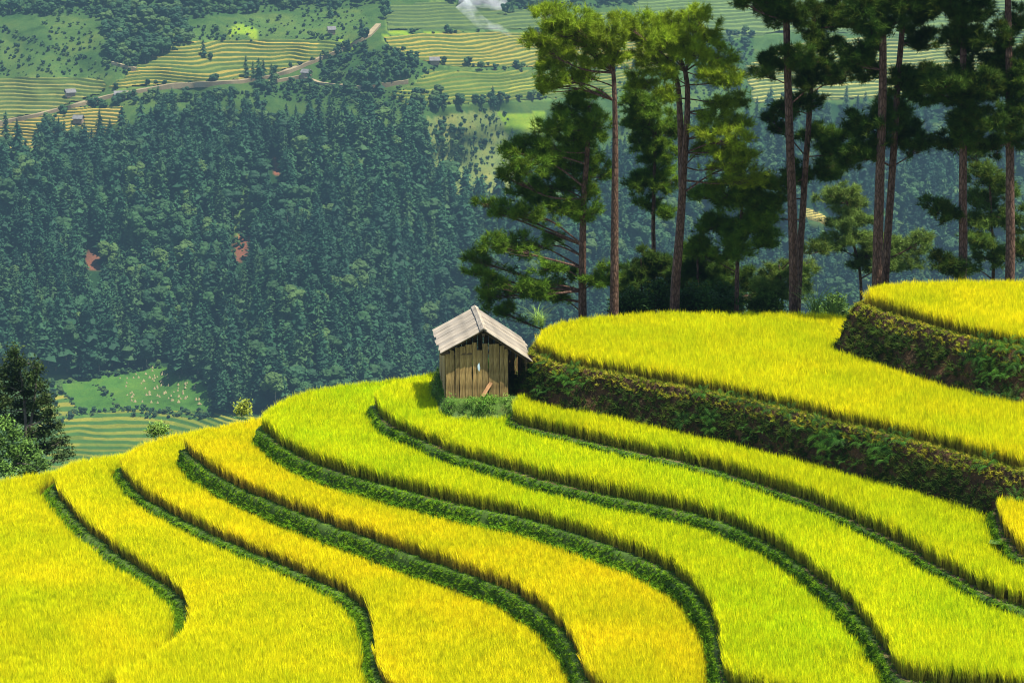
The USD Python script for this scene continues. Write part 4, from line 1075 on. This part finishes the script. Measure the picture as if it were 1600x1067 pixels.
near_tree("leafy_sprig", "yellow-green sprig standing up between two rice noses on the skyline", "plant", [(378, 652), (378, 644), (379, 632)], 90, 0.02, [(376, 637, 3, 3), (381, 633, 2.5, 2.5), (378, 642, 2.5, 2.5)], 620, (0.2, 0.24, 0.03), leaf=True, dens=1.0, bark=M_TWIG)

# ------------------------------------------------------------------ the hut
hut_o = on_level(np.array(697.0), np.array(622.0), HUT_Z)
ya = math.atan2(-0.38, 3.85)
HV = np.array([math.sin(ya), math.cos(ya), 0]); HU = np.array([math.cos(ya), -math.sin(ya), 0])
hut = thing("hut", "small weathered plank hut with a grey board roof amid the rice terraces", "hut", hut_o, math.atan2(HU[1], HU[0]), scale=1.06)
HP = hut.GetPath().pathString
rh = np.random.default_rng(77)


def board(name, origin, along, across, length, width, thick, m_, parent=HP, label=None, wob=0.012, cut=0.02):
    """A sawn board: its length runs along local z, its width along local x."""
    al = np.array(along, float); al /= np.linalg.norm(al)
    ac = np.array(across, float); ac -= al * (ac @ al); ac /= np.linalg.norm(ac)
    nm = np.cross(al, ac)
    ns = 5
    zz = np.linspace(0, length, ns)
    rows = []
    for i, z in enumerate(zz):
        a = -width / 2 + rh.uniform(-1, 1) * wob
        b = width / 2 + rh.uniform(-1, 1) * wob
        y = rh.uniform(-1, 1) * wob * 0.4
        e = rh.uniform(-cut, cut) if i in (0, ns - 1) else 0
        ch = min(thick, width) * 0.18
        rows.append([(a + ch, y - thick / 2, z + e), (b - ch, y - thick / 2, z - e), (b, y - thick / 2 + ch, z - e), (b, y + thick / 2 - ch, z - e),
                     (b - ch, y + thick / 2, z - e), (a + ch, y + thick / 2, z + e), (a, y + thick / 2 - ch, z + e), (a, y - thick / 2 + ch, z + e)])
    v = np.array(rows).reshape(-1, 3)
    f = []
    for i in range(ns - 1):
        for j in range(8):
            f.append([i * 8 + j, i * 8 + (j + 1) % 8, (i + 1) * 8 + (j + 1) % 8, (i + 1) * 8 + j])
    f = [x for q_ in f for x in ([q_[0], q_[1], q_[2]], [q_[0], q_[2], q_[3]])]
    for j in range(1, 7):
        f.append([0, j + 1, j]); k = (ns - 1) * 8; f.append([k, k + j, k + j + 1])
    m = obj(name, (v, np.array(f)), m_, parent)
    m.AddTransformOp().Set(Gf.Matrix4d(*ac, 0, *nm, 0, *al, 0, *map(float, origin), 1))
    if label:
        m.GetPrim().SetCustomDataByKey("label", label)
    return m


W, RU, RZ = 2.17, 1.29, 2.42           # wall width, ridge position and height
roof_z = lambda u: RZ - (RU - u) * 0.53 if u < RU else RZ - (u - RU) * 0.69
D = 3.3
u = 0.0
edges = [0.0, 0.16, 0.32, 0.47, 0.68, 0.92, 1.08, 1.27, 1.47, 1.66, 1.86, 2.03, 2.17]
for i in range(len(edges) - 1):
    a, b = edges[i], edges[i + 1]
    c = (a + b) / 2
    top = min(roof_z(c) - 0.13, 1.98) - rh.uniform(0, 0.10) - (0.28 if i == 6 else 0)
    lean = rh.normal(0, 0.012)
    board("wall_plank", (c, rh.uniform(-0.015, 0.015), -0.25), (lean, 0, 1), (1, 0, 0), top + 0.25, (b - a) - 0.012, 0.028, M_PLANK)
for i in range(14):
    y = 0.12 + i * (D - 0.2) / 13
    board("wall_plank", (-0.01 + rh.uniform(-0.012, 0.012), y, -0.25), (0, 0, 1), (0, 1, 0), roof_z(0) + 0.17 - rh.uniform(0, 0.08), 0.215, 0.028, M_PLANK)
for i in range(11):
    c = 0.1 + i * 0.197
    board("wall_plank", (c, D, -0.25), (0, 0, 1), (1, 0, 0), roof_z(c) + 0.12, 0.185, 0.028, M_PLANK)
for i in range(9):
    y = 0.9 + i * 0.27
    board("wall_plank", (W + 0.01, y, -0.25), (0, 0, 1), (0, 1, 0), roof_z(W) + 0.1 - rh.uniform(0, 0.1), 0.25, 0.028, M_PLANK)
for i in range(4):
    c = W + 0.1 + i * 0.19
    board("wall_plank", (c, D, -0.25), (0, 0, 1), (1, 0, 0), roof_z(c) + 0.12, 0.185, 0.028, M_PLANK)
for i in range(13):
    y = 0.4 + i * 0.225
    board("wall_plank", (2.84, y, -0.25), (0, 0, 1), (0, 1, 0), roof_z(2.84) + 0.12 - rh.uniform(0, 0.05), 0.215, 0.028, M_PLANK)
for (px_, py_, hh) in [(0.05, 0.06, roof_z(0.05) - 0.1), (W - 0.05, 0.06, roof_z(W) - 0.12), (0.05, D - 0.06, roof_z(0.05) - 0.1), (W - 0.05, D - 0.06, roof_z(W) - 0.12), (2.85, 0.35, roof_z(2.85) - 0.1), (2.85, 2.9, roof_z(2.85) - 0.1)]:
    board("post", (px_, py_, -0.4), (0, 0, 1), (1, 0, 0), hh + 0.4, 0.09, 0.09, M_BEAM)
board("ridge_beam", (RU, -0.2, RZ - 0.16), (0, 1, 0), (1, 0, 0), D + 0.45, 0.09, 0.11, M_BEAM)
board("tie_beam", (-0.16, 0.03, 1.56), (1, 0, 0), (0, 1, 0), 2.35, 0.07, 0.09, M_BEAM)
for yy in (0.05, D - 0.1):
    board("rafter", (-0.2, yy, roof_z(-0.2) - 0.07), (1, 0, 0.53), (0, 1, 0), 1.66, 0.06, 0.07, M_BEAM)
    board("rafter", (RU + 0.02, yy, RZ - 0.09), (1, 0, -0.69), (0, 1, 0), 2.05, 0.06, 0.07, M_BEAM)
for uu in (0.1, 0.8):
    board("purlin", (uu, -0.22, roof_z(uu) - 0.03), (0, 1, 0), (1, 0, 0), D + 0.42, 0.06, 0.05, M_BEAM)
for uu in (1.9, 2.8):
    board("purlin", (uu, -0.22, roof_z(uu) - 0.03), (0, 1, 0), (1, 0, 0), D + 0.42, 0.06, 0.05, M_BEAM)
nb = 9
bw = (D + 0.5) / nb
for i in range(nb):
    y = -0.28 + bw * (i + 0.5)
    ll = 1.72 + rh.uniform(-0.06, 0.05)
    al = np.array([-1, 0, -0.53]); al = al / np.linalg.norm(al)
    board("roof_board", (RU, y, RZ + 0.035 + 0.012 * (i % 2)), al, (0, 1, 0), ll, bw - 0.006, 0.026, M_ROOF, wob=0.014)
    ll = 2.13 + rh.uniform(-0.10, 0.06)
    al = np.array([1, 0, -0.69]); al = al / np.linalg.norm(al)
    board("roof_board", (RU, y, RZ + 0.035 + 0.012 * ((i + 1) % 2)), al, (0, 1, 0), ll, bw - 0.006, 0.026, M_ROOF, wob=0.014)
board("ridge_board", (RU - 0.055, -0.30, RZ + 0.06), (0, 1, 0), (1, 0, 0.5), D + 0.55, 0.15, 0.024, M_ROOF)
board("ridge_board", (RU + 0.065, -0.30, RZ + 0.055), (0, 1, 0), (1, 0, -0.66), D + 0.55, 0.15, 0.024, M_ROOF)
lo = hut_o + HU * 1.32 - HV * 0.32 + np.array([0, 0, 0.12])
lb = thing("leaning_board", "short orange-brown board leaning against the hut's front wall", "board", lo, math.atan2(HU[1], HU[0]))
board("board", (0, 0, 0), (0.42, 0.34, 0.55), (1, 0, -0.6), 0.62, 0.13, 0.03, M_FRESH, parent=lb.GetPath().pathString)
M_RAG = mat("pale_plastic", {"p": ("principled_bsdf", {"base_color": (0.55, 0.68, 0.72), "roughness": 0.35})}, [])
ro = hut_o + HU * 1.21 - HV * 0.05 + np.array([0, 0, 1.18])
rg = np.array([(-0.035, 0, -0.12), (0.02, -0.012, -0.19), (0.05, -0.02, -0.05), (0.03, -0.015, 0.07), (0.012, 0, 0.15), (-0.045, -0.01, 0.05)])
rv = np.vstack([rg, rg + [0, 0.006, 0]])
rf = [[0, j, j + 1] for j in range(1, 5)] + [[6, 6 + j + 1, 6 + j] for j in range(1, 5)] + [x for j in range(6) for x in ([j, 6 + j, 6 + (j + 1) % 6], [j, 6 + (j + 1) % 6, (j + 1) % 6])]
sc_ = obj("plastic_scrap", (rv + ro, np.array(rf)), M_RAG)
tag(sc_, "pale blue plastic scrap hanging on the hut's front planks", "plastic scrap")

# ------------------------------------------------------------------ weeds, tall grass and ferns
r = np.random.default_rng(800)
wp = MOUND.buffer(0.30).difference(shapely.affinity.translate(Polygon([tuple((hut_o + HU * a + HV * b)[:2]) for a, b in ((0, 0.0), (3.25, 0.0), (3.25, D), (0, D))]), 0, 0))
x0, y0, x1, y1 = wp.bounds
X, Y = np.meshgrid(np.arange(x0, x1, 0.10), np.arange(y0, y1, 0.10))
X = (X + r.uniform(-0.05, 0.05, X.shape)).ravel(); Y = (Y + r.uniform(-0.05, 0.05, Y.shape)).ravel()
m_ = inside(wp, X, Y) & (r.random(len(X)) < 0.62)
X, Y = X[m_], Y[m_]
dmm = shapely.distance(MOUND, shapely.points(np.c_[X, Y]))
protos = []
for v in range(5):
    ns = 14
    st = r.normal(0, 0.06, (ns, 3)) + np.stack([0 * np.arange(ns), 0 * np.arange(ns), r.uniform(0.05, 0.34, ns)], -1)
    cv, cf, cc = leaf_cards(r, st, st, 4, 0.055, [(0.06, 0.15, 0.015), (0.09, 0.2, 0.02), (0.045, 0.11, 0.012), (0.07, 0.17, 0.02), (0.11, 0.2, 0.03)][v])
    protos.append(("weed" if v == 0 else f"weed_{v:03d}", (cv, cf), M_LEAF, cc))
pi = scatter(path_of("weeds"), protos, np.c_[X, Y, HUT_Z - dmm * 3.0 - 0.03], quats(r.uniform(0, 6.28, len(X))), r.uniform(0.35, 1.0, len(X)) * np.where(((np.c_[X, Y] - hut_o[:2]) @ HV[:2] < 0.05) & ((np.c_[X, Y] - hut_o[:2]) @ HV[:2] > -0.7), 0.34, 0.8) * (0.25 + 1.3 * meshkit.fbm(np.c_[X * 2.2, Y * 2.2, 0 * X], 3, seed=81)), r.integers(0, 5, len(X)))
tag(pi, "low leafy green weeds around the foot of the hut", "weeds", kind="stuff")


def fern_frond(r, L):
    n = 11
    u = np.linspace(0, 1, n)
    z = L * (0.62 * np.sin(u * 2.2) * 0.8)
    x = L * u * 0.92
    c = np.stack([x, 0 * x, z], -1)
    V, F, k = [], [], 0
    for i in range(1, n):
        w = L * 0.24 * math.sin(math.pi * (0.12 + 0.86 * u[i])) + 0.012
        for s in (-1, 1):
            b = c[i]
            V += [b - [0.02 * L, 0, 0], b + [0.035 * L, 0, 0], b + [0.05 * L, s * w, -0.25 * w]]
            F.append([k, k + 1, k + 2]); k += 3
    return np.array(V), np.array(F)


FK = []
for v in range(3):
    cp = f"/fern_kind_{v:03d}"
    stage.CreateClassPrim(cp)
    for j in range(7):
        a = j / 7 * 2 * np.pi + r.normal(0, 0.25)
        fv, ff = fern_frond(r, r.uniform(0.38, 0.58))
        ca, sa = math.cos(a), math.sin(a)
        fv = fv @ np.array([[ca, sa, 0], [-sa, ca, 0], [0, 0, 1.0]])
        m = usdkit.mesh(stage, cp + ("/frond" if j == 0 else f"/frond_{j:03d}"), (fv, ff), M_LEAF)
        tt = np.tile(np.array([(0.032, 0.095, 0.009), (0.05, 0.125, 0.011), (0.024, 0.07, 0.008)][v]) * r.uniform(0.8, 1.2), (len(fv), 1))
        UsdGeom.PrimvarsAPI(m).CreatePrimvar("tint", Sdf.ValueTypeNames.Float3Array, "vertex").Set(Vt.Vec3fArray.FromNumpy(tt.astype(np.float32)))
for k, lab, cnt in ((8, "green fern hanging from the upper part of the long brown bank", 64), (9, "green fern on the brown bank at the upper right", 34)):
    R, out = BANK_PTS[k]
    mid = R[4, :, :2]
    pxs, pys = project(np.c_[mid, np.full(len(mid), LEVEL[k])])
    front = np.nonzero(inside(VIEW, mid[:, 0], mid[:, 1]) & (pxs > 830) & (pxs < 1610) & (mid[:, 1] < 79) & (out[:, 1] < 0.2))[0]
    for j in range(cnt):
        c = int(front[r.integers(0, len(front))])
        while meshkit.noise(np.array([c * 0.09, k * 5.0, 0.0]), seed=12) < 0.36:
            c = int(front[r.integers(0, len(front))])
        row = int(np.clip(3 + abs(r.normal(0, 2.2)), 3, 8))
        p = R[row, c] + np.r_[out[c] * 0.04, 0]
        copy_of("fern", f"/fern_kind_{int(r.integers(0, 3)):03d}", lab, "fern", p, r.uniform(0, 6.28), "ferns on the long brown bank" if k == 8 else "ferns on the upper right bank", r.uniform(0.35, 1.0) ** 1.3 + 0.1, tilt=(r.uniform(0.5, 1.1), math.atan2(out[c][1], out[c][0]) + r.normal(0, 0.3)))

for (gx_, gy_, dd, hh, lab) in [(843, 508, 0.99, 0.75, "pale arching clump of tall grass behind the hut's roof"), (1275, 494, 0.99, 1.5, "tall green grass clump right of the thick pale trunk"), (1302, 496, 0.99, 1.1, "shorter grass clump at the corner below the top field")]:
    v, f, uu, ii = blades(r, 70, hh, 0.7, 0.022, 0.35, 0.5, base_r=0.22, h_var=0.45)
    b = on_level(np.array(float(gx_)), np.array(float(gy_)), LEVEL[8] + 0.1) * dd
    t = thing("tall_grass", lab, "grass clump", b)
    obj("blades", (v, f), M_GRASS, t.GetPath().pathString, tint=np.array([0.14, 0.24, 0.05]) * r.uniform(0.7, 1.3, 70)[ii][:, None])
# reeds, weeds along the back edge of the broad field
R, out = BANK_PTS[8]

# ------------------------------------------------------------------ the air of the valley
hb = trimesh.creation.box(bounds=[(-2400, -160, -420), (2400, 2500, 420)])
M_HAZE = mat("haze", {"p": ("principled_volume", {"color": (0.40, 0.69, 0.90), "density": HAZE_DENSITY, "anisotropy": 0.1})}, [], surface=None, volume="p.volume")
tag(obj("haze", hb, M_HAZE), kind="stuff")
